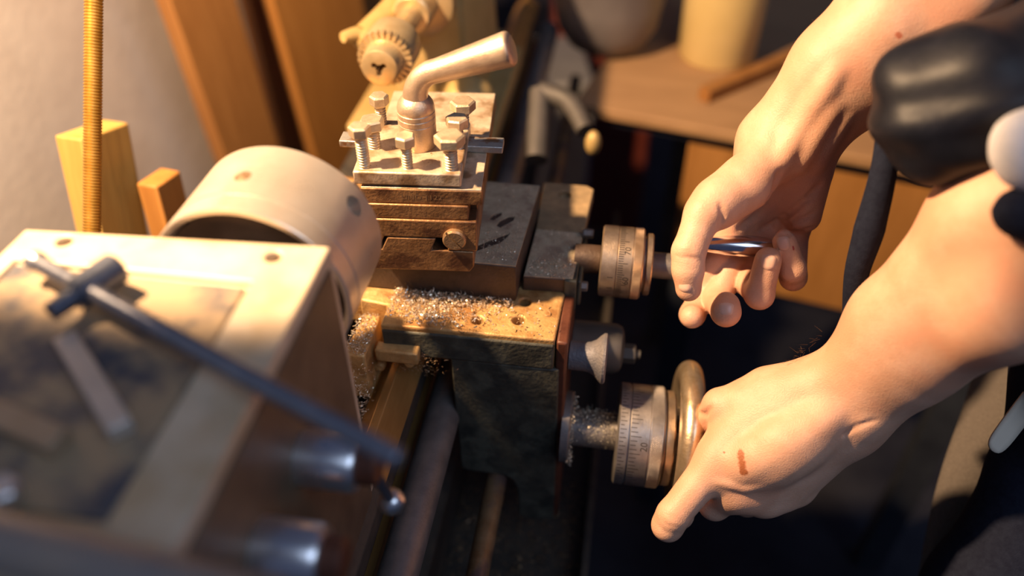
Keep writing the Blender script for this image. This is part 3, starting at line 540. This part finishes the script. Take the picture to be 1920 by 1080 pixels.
# ------------------------------------------------------------------ bench on the right
BR = -13.0; BZ = 0.9
Mb = Matrix.Translation((0.125, 0.552, 0)) @ Matrix.Rotation(R(BR), 4, 'Z')
bn = thing('workbench', 'low wooden bench with an orange front behind the operator hands', 'workbench', (0.42, 0.75, 0))
obj('bench_top', MB().box((-0.05, 0, BZ - 0.016), (0.62, 0.55, BZ), Mb), M_board, bn, 0.002)
obj('front_panel', MB().box((0.115, 0.02, BZ - 0.27), (0.58, 0.036, BZ - 0.030), Mb), M_front, bn, 0.002)
obj('gap_shade_strip', MB().box((0.0, 0.012, BZ - 0.030), (0.60, 0.03, BZ - 0.016), Mb), M_navy, bn)  # dark strip stands in for the shaded gap under the bench top
for x, y in ((0.12, 0.037), (0.56, 0.037), (0.02, 0.50), (0.56, 0.50)): obj('leg', MB().box((x, y, 0), (x + 0.045, y + 0.045, BZ - 0.016), Mb), M_stand, bn)
jc = P(1342, 105, z=BZ)
jar = thing('plastic_jar', 'tall cream plastic jar standing on the bench', 'jar', (jc[0], jc[1], BZ))
obj('body', MB().rev((jc[0], jc[1], BZ + 0.0005), (0, 0, 1), [(0, 0.054), (0.006, 0.058), (0.17, 0.062), (0.19, 0.058), (0.20, 0.045), (0.22, 0.045)], 40), M_jar, jar)
obj('lid', MB().rev((jc[0], jc[1], BZ + 0.2215), (0, 0, 1), [(0, 0.05), (0.02, 0.05), (0.022, 0.047)], 32), M_w1, jar)
pc = P(1135, 88, z=BZ)
pot = thing('grey_pot', 'round dull grey pot standing on the bench left of the jar', 'pot', (pc[0], pc[1], BZ))
obj('bowl', MB().rev((pc[0], pc[1], BZ + 0.0005), (0, 0, 1), [(0, 0.040), (0.012, 0.060), (0.04, 0.078), (0.08, 0.084), (0.14, 0.082), (0.15, 0.086), (0.155, 0.082), (0.145, 0.075)], 44), M_pot, pot)
bar('wooden_stick', P(1322, 166, z=BZ + 0.02)[:2], P(1520, 85, z=BZ + 0.02)[:2], 0.020, BZ + 0.0005, BZ + 0.020, M_w1, 'brown wooden stick lying on the bench beside the jar', 'stick')

# ------------------------------------------------------------------ the person
def H(px, py, d): return np.array(P(px, py, d=d))
class SDF:
    def __init__(s, lo, hi, h):
        s.h = h; s.lo = np.array(lo, float); s.n = np.ceil((np.array(hi) - s.lo) / h).astype(int) + 1
    def grid(s): return np.full(tuple(s.n), 1.0, np.float32)
    def cone(s, g, a, b, ra, rb, k=0.0, sub=False, flat=None):
        """smooth union of a tapered capsule into the field g"""
        a = np.asarray(a, float); b = np.asarray(b, float); mr = max(ra, rb) + 0.012 + k
        i0 = np.maximum(np.floor((np.minimum(a, b) - mr - s.lo) / s.h).astype(int), 0); i1 = np.minimum(np.ceil((np.maximum(a, b) + mr - s.lo) / s.h).astype(int) + 1, s.n)
        if (i1 <= i0).any(): return
        X, Y, Z = np.meshgrid(*[s.lo[q] + np.arange(i0[q], i1[q]) * s.h for q in range(3)], indexing='ij', sparse=True)
        ab = b - a; L2_ = max(float(ab @ ab), 1e-12)
        t = np.clip(((X - a[0]) * ab[0] + (Y - a[1]) * ab[1] + (Z - a[2]) * ab[2]) / L2_, 0, 1)
        dx, dy, dz = X - a[0] - t * ab[0], Y - a[1] - t * ab[1], Z - a[2] - t * ab[2]
        if flat is not None:
            nv, sc = flat; nv = np.asarray(nv, float); nv = nv / np.linalg.norm(nv); pj = dx * nv[0] + dy * nv[1] + dz * nv[2]
            q2 = dx * dx + dy * dy + dz * dz + pj * pj * (1 / sc ** 2 - 1); d_ = np.sqrt(np.maximum(q2, 0)) - (ra + t * (rb - ra))
        else: d_ = np.sqrt(dx * dx + dy * dy + dz * dz) - (ra + t * (rb - ra))
        sl = tuple(slice(i0[q], i1[q]) for q in range(3)); c = g[sl]
        if sub:
            d_ = -d_
            if k > 0: hh_ = np.maximum(k - np.abs(c - d_), 0) / k; g[sl] = np.maximum(c, d_) + hh_ * hh_ * k * 0.25
            else: g[sl] = np.maximum(c, d_)
        else: g[sl] = smin(c, d_, k)
def smin(a, b, k):
    if k <= 0: return np.minimum(a, b)
    hh_ = np.maximum(k - np.abs(a - b), 0) / k; return np.minimum(a, b) - hh_ * hh_ * k * 0.25
def surface_nets(g, lo, h):
    """naive surface nets, vectorised"""
    s_ = g < 0; n = g.shape
    corners = [(i, j, k) for i in (0, 1) for j in (0, 1) for k in (0, 1)]
    cnt = np.zeros(tuple(q - 1 for q in n), np.int8)
    for c in corners: cnt += s_[c[0]:n[0] - 1 + c[0], c[1]:n[1] - 1 + c[1], c[2]:n[2] - 1 + c[2]]
    act = (cnt > 0) & (cnt < 8); idx = np.full(act.shape, -1, np.int64); cells = np.argwhere(act); idx[act] = np.arange(len(cells))
    acc = np.zeros((len(cells), 3)); num = np.zeros(len(cells))
    for a in corners:
        for ax_ in range(3):
            if a[ax_] == 1: continue
            b = list(a); b[ax_] = 1
            va = g[cells[:, 0] + a[0], cells[:, 1] + a[1], cells[:, 2] + a[2]]; vb = g[cells[:, 0] + b[0], cells[:, 1] + b[1], cells[:, 2] + b[2]]
            m = (va < 0) != (vb < 0); t = np.where(m, va / np.where(m, va - vb, 1), 0)
            p = np.tile(np.array(a, float), (len(cells), 1)); p[:, ax_] += t
            acc[m] += p[m]; num[m] += 1
    V = lo + (cells + acc / num[:, None]) * h; F = []
    for ax_ in range(3):
        o1, o2 = [(1, 2), (2, 0), (0, 1)][ax_]
        sl0 = [slice(None)] * 3; sl1 = [slice(None)] * 3; sl0[ax_] = slice(0, n[ax_] - 1); sl1[ax_] = slice(1, n[ax_])
        cr = s_[tuple(sl0)] != s_[tuple(sl1)]; e = np.argwhere(cr); inside = s_[e[:, 0], e[:, 1], e[:, 2]]
        ok = (e[:, o1] > 0) & (e[:, o2] > 0) & (e[:, o1] < n[o1] - 1) & (e[:, o2] < n[o2] - 1); e = e[ok]; inside = inside[ok]
        d1_ = np.zeros(3, int); d1_[o1] = 1; d2_ = np.zeros(3, int); d2_[o2] = 1
        q = [idx[tuple((e - d1_ - d2_).T)], idx[tuple((e - d2_).T)], idx[tuple(e.T)], idx[tuple((e - d1_).T)]]
        Q = np.stack(q, 1); Q[~inside] = Q[~inside][:, ::-1]; F.append(Q)
    return V, np.concatenate(F)
def px2m(v): return np.asarray(v)
camn = -FW
from mathutils.bvhtree import BVHTree
def engrave(S, g, feats):
    """creases and tendons laid along the skin: each feature is followed over the surface first found"""
    V, F = surface_nets(g, S.lo, S.h); t_ = BVHTree.FromPolygons([tuple(v) for v in V], [tuple(f) for f in F]); o_ = Vector(CP)
    for pts, r, k, kind, dep in feats:
        line = []
        for i in range(len(pts) - 1):
            for q in range(4): line.append((pts[i][0] + (pts[i + 1][0] - pts[i][0]) * q / 4, pts[i][1] + (pts[i + 1][1] - pts[i][1]) * q / 4))
        line.append(pts[-1]); hits = []
        for (x, y) in line:
            h_ = t_.ray_cast(o_, (Vector(P(x, y, d=1.0)) - o_).normalized())
            hits.append(np.array(h_[0] - h_[1] * dep) if h_[0] is not None else None)
        n = len(hits) - 1
        for i in range(n):
            a, b = hits[i], hits[i + 1]
            if a is None or b is None or np.linalg.norm(a - b) > 0.02: continue
            e0 = 0.35 + 0.65 * math.sin(math.pi * min(1, (i + 0.3) / max(n, 1))) ; e1 = 0.35 + 0.65 * math.sin(math.pi * min(1, (i + 1.3) / max(n, 1)))
            S.cone(g, a, b, r * e0, r * e1, k, sub=(kind == 'crease'))
    return surface_nets(g, S.lo, S.h)
# ---- right (upper) hand and forearm
def arm_right():
    S = SDF((0.175, -0.085, 1.0), (0.46, 0.155, 1.40), 0.0014)
    g = S.grid()
    W = H(1476, 262, .600)
    # palm, thenar and hypothenar pads
    ix, md, rg, lt = H(1362, 432, .637), H(1405, 428, .650), H(1450, 422, .650), H(1490, 416, .640)
    w1, w2 = H(1440, 262, .602), H(1512, 272, .602)
    for a, b, ra, rb in ((w1, ix, .019, .0115), (H(1462, 275, .600), md, .019, .0115), (H(1490, 280, .600), rg, .019, .0115), (w2, lt, .0185, .0115)): S.cone(g, a, b, ra, rb, .010)
    S.cone(g, ix, md, .0115, .0115, .008); S.cone(g, md, rg, .0115, .0115, .008); S.cone(g, rg, lt, .0115, .011, .008)
    S.cone(g, H(1520, 330, .602), H(1508, 405, .618), .0145, .0125, .012)           # hypothenar
    S.cone(g, H(1440, 300, .588), H(1345, 378, .578), .0175, .0165, .014)           # thenar
    S.cone(g, H(1400, 350, .584), H(1345, 392, .586), .0170, .0125, .012)
    # forearm: two bones
    S.cone(g, w1, H(1560, 120, .568), .0205, .026, .014); S.cone(g, H(1560, 120, .568), H(1740, -70, .535), .026, .034, .014)
    S.cone(g, w2, H(1622, 160, .572), .0200, .024, .014); S.cone(g, H(1622, 160, .572), H(1800, -20, .535), .024, .033, .014)
    S.cone(g, H(1500, 262, .588), H(1650, 60, .548), .016, .022, .014)
    palm = g
    def chain(pts, rs, k=.004):
        f_ = S.grid()
        for i in range(len(pts) - 1): S.cone(f_, pts[i], pts[i + 1], rs[i], rs[i + 1], k)
        return f_
    out = palm
    th = chain([H(1345, 380, .578), H(1318, 402, .574), H(1291, 472, .573), H(1290, 505, .575), H(1291, 541, .580)], [.0150, .0128, .0113, .0108, .0092])
    out = smin(out, th, .009)
    fi = [chain([ix, H(1318, 545, .655), H(1298, 590, .642), H(1297, 594, .627)], [.0115, .0102, .0096, .0090]),
          chain([md, H(1343, 563, .640), H(1361, 585, .607), H(1362, 572, .614)], [.0118, .0106, .0104, .0099]),
          chain([rg, H(1400, 527, .640), H(1424, 553, .613), H(1440, 488, .6005)], [.0116, .0104, .0104, .0098]),
          chain([lt, H(1487, 520, .625), H(1486, 505, .612), H(1470, 449, .604)], [.0110, .0097, .0095, .0087])]
    res = out
    for f_ in fi: res = np.minimum(res, smin(out, f_, .006))
    for i in range(3): pass
    # creases across the palm and web
    for a, b, r in ((H(1452, 330, .585), H(1400, 425, .585), .0015), (H(1430, 425, .60), H(1530, 405, .595), .0014), (H(1440, 440, .607), H(1525, 432, .598), .0013)):
        S.cone(res, a, b, r, r, .005, sub=True)
    for p, q in ((H(1260, 478, .560), H(1322, 490, .562)), ): S.cone(res, p, q, .0004, .0004, .004, sub=True)
    # tendons and veins at the wrist
    for a, b, c in ((H(1500, 300, .585), H(1525, 240, .578), H(1560, 170, .555)), (H(1530, 300, .588), H(1560, 230, .580), H(1600, 160, .560))):
        S.cone(res, a, b, .0042, .0042, .008); S.cone(res, b, c, .0042, .004, .008)
    C_, T_ = 'crease', 'tendon'
    return engrave(S, res, [([(1350, 428), (1356, 405), (1350, 382)], .0008, .003, C_, 0), ([(1464, 318), (1452, 360), (1420, 405), (1388, 428)], .0014, .006, C_, 0), ([(1418, 436), (1470, 408), (1515, 372), (1538, 345)], .0013, .004, C_, 0),
        ([(1452, 440), (1490, 438), (1526, 426)], .0013, .003, C_, 0), ([(1470, 425), (1505, 412), (1528, 398)], .0010, .003, C_, 0), ([(1496, 318), (1520, 306), (1546, 300)], .0009, .003, C_, 0),
        ([(1264, 478), (1282, 483), (1306, 482)], .0004, .0015, C_, 0), ([(1263, 468), (1280, 472), (1300, 472)], .0003, .0012, C_, 0),
        ([(1466, 312), (1490, 258), (1530, 190), (1570, 130)], .0042, .010, T_, .0046), ([(1502, 318), (1528, 262), (1568, 200)], .0040, .009, T_, .0044), ([(1530, 320), (1556, 275), (1590, 225)], .0032, .008, T_, .0035)])
def arm_left():
    S = SDF((0.165, -0.215, 0.86), (0.45, 0.035, 1.25), 0.0014)
    g = S.grid()
    im, mm, rm, lm = H(1345, 862, .602), H(1378, 918, .606), H(1432, 930, .614), H(1492, 910, .620)
    wt, wb = H(1556, 728, .588), H(1600, 796, .592)
    for a, b, ra, rb in ((wt, im, .0195, .0142), (H(1568, 750, .590), mm, .019, .0138), (H(1585, 775, .592), rm, .0185, .0132), (wb, lm, .0180, .0132)): S.cone(g, a, b, ra, rb, .009)
    for a, b, c, d_ in ((im, mm, wt, wb), (mm, rm, H(1575, 760, .590), wb), (rm, lm, H(1585, 775, .592), wb)): S.cone(g, (H(1572, 752, .591) + H(1585, 775, .592)) / 2, (a + b) / 2 - 0.004 * FW, .0205, .0140, .012)
    S.cone(g, im, mm, .013, .013, .006); S.cone(g, mm, rm, .0125, .0125, .006); S.cone(g, rm, lm, .012, .012, .006)
    # first web and thumb base on top
    S.cone(g, H(1520, 735, .592), H(1400, 755, .606), .0185, .0170, .014); S.cone(g, H(1470, 770, .596), H(1365, 820, .606), .018, .0150, .014)
    S.cone(g, H(1500, 720, .594), H(1440, 726, .604), .0160, .0150, .012)
    # forearm
    S.cone(g, wt, H(1676, 600, .548), .0200, .0262, .016); S.cone(g, H(1676, 600, .548), H(1866, 408, .485), .0262, .0335, .018); S.cone(g, H(1866, 408, .485), H(1990, 350, .455), .0335, .037, .018)
    S.cone(g, wb, H(1718, 672, .552), .0195, .0265, .016); S.cone(g, H(1718, 672, .552), H(1885, 560, .490), .0265, .034, .018); S.cone(g, H(1885, 560, .490), H(2010, 470, .455), .034, .037, .018)
    S.cone(g, H(1600, 735, .578), H(1760, 560, .520), .016, .026, .016)
    def chain(pts, rs, k=.004):
        f_ = S.grid()
        for i in range(len(pts) - 1): S.cone(f_, pts[i], pts[i + 1], rs[i], rs[i + 1], k)
        return f_
    out = g
    th = chain([H(1415, 748, .608), H(1352, 762, .614), H(1318, 800, .640), H(1300, 815, .655)], [.0150, .0135, .0105, .0090])
    out = smin(out, th, .006)
    fi = [chain([im, H(1262, 966, .598), H(1252, 985, .603), H(1275, 965, .628), H(1290, 930, .640)], [.0142, .0118, .0112, .0098, .0085]),
          chain([mm, H(1340, 945, .622), H(1325, 925, .648), H(1318, 890, .652)], [.0138, .0118, .0100, .0088]),
          chain([rm, H(1400, 940, .640), H(1375, 905, .655), H(1362, 870, .652)], [.0132, .0112, .0100, .0088]),
          chain([lm, H(1455, 915, .645), H(1430, 890, .655), H(1415, 860, .650)], [.0126, .0105, .0095, .0082])]
    res = out
    for i, f_ in enumerate(fi): res = np.minimum(res, smin(out, f_, .008))
    # tendons and veins over the back of the hand, bone at the wrist
    for pts in ((H(1372, 860, .588), H(1450, 812, .578), H(1540, 752, .572)), (H(1405, 905, .592), H(1470, 850, .580), H(1560, 775, .572)), (H(1450, 915, .600), H(1520, 850, .590), H(1580, 790, .574))):
        for i in range(2): S.cone(res, pts[i], pts[i + 1], .0032, .0034, .010)
    S.cone(res, H(1612, 785, .574), H(1622, 780, .574), .011, .011, .010)
    # crease between thumb and hand
    S.cone(res, H(1308, 790, .585), H(1338, 776, .590), .0014, .0010, .004, sub=True)
    C_, T_ = 'crease', 'tendon'
    return engrave(S, res, [([(1392, 884), (1440, 852), (1500, 818), (1560, 780)], .0090, .016, T_, .0052), ([(1440, 905), (1500, 860), (1560, 815)], .0080, .014, T_, .0056),
        ([(1348, 905), (1398, 916), (1450, 900), (1482, 872), (1520, 852)], .0020, .005, T_, .0014), ([(1420, 880), (1465, 850), (1500, 838)], .0016, .005, T_, .0012),
        ([(1232, 984), (1250, 1000), (1274, 1002)], .0003, .0012, C_, 0), ([(1238, 972), (1254, 986), (1278, 990)], .0003, .0012, C_, 0), ([(1246, 960), (1262, 972), (1284, 976)], .0002, .0010, C_, 0),
        ([(1572, 818), (1606, 800), (1642, 788)], .0004, .003, C_, 0), ([(1306, 774), (1322, 778), (1332, 764)], .0012, .003, C_, 0)])
def skin_mat():
    m = mat('skin', (0.56, 0.31, 0.20), (0.65, 0.39, 0.27), 0.0, 0.48, 45, bump=0.35, bscale=900, sss=0.12, spec=0.4, rvar=0.06, c3=(0.60, 0.31, 0.20), scale3=22)
    nt = m.node_tree; N = nt.nodes; L = nt.links; b = N['Principled BSDF']; src = b.inputs['Base Color'].links[0].from_socket
    tc = N.new('ShaderNodeTexCoord')
    def spotmask(c, c2, r):
        """a scab: distance to a short segment, broken up by noise"""
        nz = N.new('ShaderNodeTexNoise'); nz.inputs['Scale'].default_value = 220; L.new(tc.outputs['Object'], nz.inputs['Vector'])
        ds = []
        for q in [np.array(c) * (1 - t) + np.array(c2) * t for t in np.linspace(0, 1, 5)]:
            vd = N.new('ShaderNodeVectorMath'); vd.operation = 'DISTANCE'; L.new(tc.outputs['Object'], vd.inputs[0]); vd.inputs[1].default_value = tuple(q); ds.append(vd.outputs['Value'])
        m2 = ds[0]
        for q in ds[1:]:
            m1 = N.new('ShaderNodeMath'); m1.operation = 'MINIMUM'; L.new(m2 if not hasattr(m2, 'outputs') else m2.outputs[0], m1.inputs[0]); L.new(q, m1.inputs[1]); m2 = m1
        ad = N.new('ShaderNodeMath'); ad.operation = 'MULTIPLY_ADD'; L.new(nz.outputs['Fac'], ad.inputs[0]); ad.inputs[1].default_value = -r * 1.4; L.new(m2.outputs[0], ad.inputs[2])
        mr = N.new('ShaderNodeMapRange'); L.new(ad.outputs[0], mr.inputs[0]); mr.inputs[1].default_value = r * 0.35; mr.inputs[2].default_value = -r * 0.1; return mr.outputs[0]
    for c, c2, r, colr in SCABS:
        mk = spotmask(c, c2, r); mx = N.new('ShaderNodeMix'); mx.data_type = 'RGBA'; L.new(mk, mx.inputs[0]); L.new(src, mx.inputs[6]); mx.inputs[7].default_value = (*colr, 1); src = mx.outputs[2]
    L.new(src, b.inputs['Base Color']); return m
PB = Vector((0.62, 0.0, 0.0))
def toP(v): return tuple(np.asarray(v) - np.array(PB))
pers = thing('person', 'person with bare forearms and a black glossy bib turning both lathe handwheels', 'person', tuple(PB))
bodyV = []; bodyF = []
def addbody(V, F):
    o = sum(len(v) for v in bodyV); bodyV.append(V); bodyF.append(F + o)
addbody(*arm_right()); addbody(*arm_left())
def blob(parts, lo, hi, h):
    S = SDF(lo, hi, h); g = S.grid()
    for a, b, ra, rb, k in parts: S.cone(g, a, b, ra, rb, k)
    return surface_nets(g, S.lo, S.h)
# upper arms, shoulders, trunk and neck (mostly out of frame)
shR, shL = (0.62, 0.21, 1.47), (0.64, -0.20, 1.46)
elR, elL = tuple(H(1990, -215, .505)), tuple(H(2230, 330, .425))
addbody(*blob([(H(1770, -45, .535), elR, .036, .043, .02), (elR, shR, .043, .058, .02), (H(2010, 415, .456), elL, .036, .042, .02), (elL, shL, .044, .060, .02), (shR, shL, .07, .07, .04), ((0.66, 0, 1.40), (0.74, 0, 0.95), .14, .13, .06), ((0.66, 0, 1.5), (0.62, 0, 1.6), .055, .055, .03)], (0.30, -0.36, 0.75), (0.95, 0.38, 1.66), 0.006))
me = bpy.data.meshes.new('body'); V = np.concatenate(bodyV) - np.array(PB); F = np.concatenate(bodyF)
me.vertices.add(len(V)); me.vertices.foreach_set('co', V.astype(np.float32).ravel()); me.loops.add(len(F) * 4); me.loops.foreach_set('vertex_index', F.astype(np.int32).ravel())
me.polygons.add(len(F)); me.polygons.foreach_set('loop_start', np.arange(len(F), dtype=np.int32) * 4); me.update(calc_edges=True); me.validate()
from mathutils.bvhtree import BVHTree
tree = BVHTree.FromPolygons([tuple(v) for v in V], [tuple(f) for f in F])
def onskin(px, py):
    o_ = Vector(CP) - PB; r_ = Vector(P(px, py, d=1.0)) - Vector(CP); h_ = tree.ray_cast(o_, r_.normalized()); return (h_[0], h_[1]) if h_[0] else (Vector(P(px, py, d=.6)) - PB, Vector(-FW))
SCABS = [(tuple(onskin(1388, 850)[0]), tuple(onskin(1395, 884)[0]), 0.0036, (0.30, 0.10, 0.04)), (tuple(onskin(1684, 64)[0]), tuple(onskin(1687, 68)[0]), 0.0020, (0.46, 0.15, 0.08)), (tuple(onskin(1357, 848)[0]), tuple(onskin(1358, 849)[0]), 0.0008, (0.30, 0.10, 0.05)), (tuple(onskin(1487, 463)[0]), tuple(onskin(1488, 468)[0]), 0.0011, (0.42, 0.08, 0.06))]
M_skin = skin_mat()
me.materials.append(M_skin); me.shade_smooth()
body = bpy.data.objects.new('body', me); COL.objects.link(body); body.parent = pers; ORG['body'] = tuple(PB)
sm = body.modifiers.new('relax', 'SMOOTH'); sm.factor = 0.5; sm.iterations = 4
# nails
def nail(c, axis, nrm, wd, ln, r):
    c = Vector(c); ax_ = Vector(axis).normalized(); n = Vector(nrm); n = (n - ax_ * n.dot(ax_)).normalized(); s_ = ax_.cross(n); mb = MB(); nu, nv = 8, 8; v = []
    for i in range(nu + 1):
        for j in range(nv + 1):
            u = -1 + 2 * i / nu; q = -1 + 2 * j / nv
            # superellipse outline
            ww = wd / 2 * (1 - 0.22 * abs(q) ** 4) * (1 if q > 0 else (1 - 0.10 * q * q)); a = u * ww / r
            v.append(c + ax_ * (q * ln / 2 * (1 - 0.16 * u * u)) + s_ * math.sin(a) * r + n * (math.cos(a) * r - 0.0008 * q * q + (0.0002 if abs(u) < 1 and abs(q) < 1 else -0.0006)))
    mb.add(v, [(i * (nv + 1) + j, (i + 1) * (nv + 1) + j, (i + 1) * (nv + 1) + j + 1, i * (nv + 1) + j + 1) for i in range(nu) for j in range(nv)])
    obj('fingernail', mb, M_nail, pers)
def up2(a, b): return np.asarray(b) - np.asarray(a)
toc = lambda p: CP - p
def nail_at(px, py, ax_, wd, ln, r):
    p, n = onskin(px, py); p = p + PB; nail(p - n * (r - 0.0005), ax_, n, wd, ln, r)
nail_at(1283, 541, up2(H(1290, 505, .575), H(1288, 541, .578)), .0102, .0112, .0092)
nail_at(1363, 572, up2(H(1361, 592, .606), H(1363, 560, .607)), .0118, .0100, .0104)
nail_at(1441, 489, up2(H(1432, 540, .604), H(1441, 488, .600)), .0114, .0112, .0098)
nail_at(1467, 450, up2(H(1480, 500, .606), H(1466, 449, .602)), .0098, .0108, .0086)
# clothing
def cloth(name, parts, lo, hi, h, m, it=6):
    V, F = blob(parts, lo, hi, h); mb = MB(); mb.add([tuple(v) for v in V], [tuple(f) for f in F]); o = obj(name, mb, m, pers, smooth=True, ang=180)
    s_ = o.modifiers.new('relax', 'SMOOTH'); s_.factor = 0.5; s_.iterations = it; return o
b0, b1, b2 = H(1760, 175, .455), H(1880, 130, .44), H(1800, 235, .455)
bib = cloth('apron_bib', [(H(1690, 140, .480), H(1795, 92, .470), .008, .012, .02), (H(1690, 145, .480), H(1700, 235, .480), .009, .010, .02), (H(1700, 235, .480), H(1745, 285, .478), .010, .011, .02), (H(1745, 285, .478), H(1860, 225, .465), .011, .018, .02), (H(1730, 190, .478), H(1850, 150, .468), .016, .020, .03), (H(1760, 230, .478), H(1850, 200, .468), .016, .020, .03), (H(1850, 180, .465), H(2080, 150, .47), .026, .08, .04)], (0.22, -0.2, 1.1), (0.62, 0.2, 1.5), 0.003, M_blackgloss)
for v_ in bib.data.vertices:      # soft folds running down the leather
    c_ = v_.co; n_ = v_.normal; v_.co = c_ + n_ * (0.0016 * math.sin(c_.x * 90 - c_.z * 120 + 2.0 * math.sin(c_.y * 40 + c_.z * 50)) + 0.0008 * math.sin(c_.z * 190 - c_.y * 130))
obj('apron_strap', MB().tube([H(1668, 150, .52), H(1660, 300, .53), H(1630, 430, .55), H(1605, 520, .57), H(1596, 620, .60)], [0.006, 0.008, 0.010, 0.008, 0.006], 12, 8), M_navy, pers)
cloth('shirt_sleeve', [(H(1908, 252, .422), H(1926, 312, .422), .007, .007, .02), (H(1922, 275, .422), H(2010, 250, .42), .011, .018, .02), (H(1950, 285, .425), H(2070, 270, .43), .016, .024, .02), (H(2070, 275, .455), H(2200, 310, .44), .024, .050, .03), (elL, shL, .057, .070, .03)], (0.33, -0.32, 1.12), (0.74, 0.02, 1.56), 0.004, M_white)
cloth('cuff', [(H(1912, 398, .432), H(1990, 410, .425), .014, .022, .02)], (0.28, -0.28, 1.1), (0.5, 0.05, 1.3), 0.004, M_navy)
def drape(name, rows, th, m, label=None):
    """a hanging sheet of cloth given as rows of points, thickened"""
    mb = MB(); nr, nc = len(rows), len(rows[0]); v = [Vector(p) for r_ in rows for p in r_]
    mb.add(v, [(i * nc + j, i * nc + j + 1, (i + 1) * nc + j + 1, (i + 1) * nc + j) for i in range(nr - 1) for j in range(nc - 1)])
    o = obj(name, mb, m, pers, smooth=True, ang=180); sb = o.modifiers.new('sub', 'SUBSURF'); sb.levels = 2; sb.render_levels = 2; so_ = o.modifiers.new('thick', 'SOLIDIFY'); so_.thickness = th
    return o
drape('apron_skirt', [[H(1835, 640, .78), H(1880, 640, .76), H(1960, 640, .73), H(2080, 640, .72)], [H(1815, 745, .74), H(1870, 740, .72), H(1960, 740, .70), H(2080, 740, .70)], [H(1772, 850, .72), H(1840, 855, .70), H(1930, 860, .70), H(2080, 860, .70)], [H(1742, 960, .72), H(1820, 965, .70), H(1910, 970, .74), H(2060, 970, .80)], [H(1715, 1110, .74), H(1800, 1110, .72), H(1900, 1110, .80), H(2050, 1110, .85)], [H(1690, 1300, .80), H(1790, 1300, .78), H(1900, 1300, .88), H(2050, 1300, .92)]], 0.003, M_apron)
drape('apron_tie', [[H(1965, 680, .60), H(2000, 700, .60)], [H(1912, 745, .59), H(1945, 768, .59)], [H(1868, 805, .585), H(1898, 832, .585)], [H(1848, 835, .585), H(1872, 858, .585)]], 0.002, M_tag)
cloth('trousers', [(H(1945, 880, .63), H(1860, 1130, .66), .030, .05, .02), (H(1860, 1130, .66), H(1860, 1500, .8), .05, .07, .02), (H(1945, 880, .63), H(2080, 760, .6), .03, .08, .02)], (0.36, -0.3, 0.5), (0.75, 0.1, 1.12), 0.006, M_navy)
cloth('legs', [((0.74, 0.09, 0.85), (0.72, 0.10, 0.08), .09, .06, .02), ((0.74, -0.09, 0.85), (0.72, -0.10, 0.08), .09, .06, .02), ((0.72, 0.10, 0.05), (0.60, 0.11, 0.045), .05, .04, .02), ((0.72, -0.10, 0.05), (0.60, -0.11, 0.045), .05, .04, .02), ((0.66, 0, 1.38), (0.74, 0, 0.92), .155, .15, .05)], (0.48, -0.3, 0.0), (0.95, 0.3, 1.6), 0.01, M_navy)
# fine hairs along the lit edges of the forearms
hb = MB()
def hairs(n, f0, f1, spread, d0, d1):
    for _ in range(n):
        t = random.random(); a = np.array(f0) * (1 - t) + np.array(f1) * t; d_ = d0 + (d1 - d0) * t
        p = H(a[0] + random.gauss(0, spread), a[1] + random.gauss(0, spread), d_); dr = H(a[0] - 6 + random.gauss(0, 4), a[1] - 1 + random.gauss(0, 5), d_) - H(a[0], a[1], d_)
        hb.tube([p, p + dr * 0.5 + np.array([0, 0, -0.0004]), p + dr + np.array([0, 0, -0.0012])], [0.00006, 0.00005, 0.00002], 3, 1)
hairs(90, (1392, 252), (1536, 35), 3, .600, .565); hairs(36, (1470, 690), (1540, 628), 3, .590, .580)
tag(obj('arm_hair', hb, M_hair, pers), None, None, None, 'stuff')
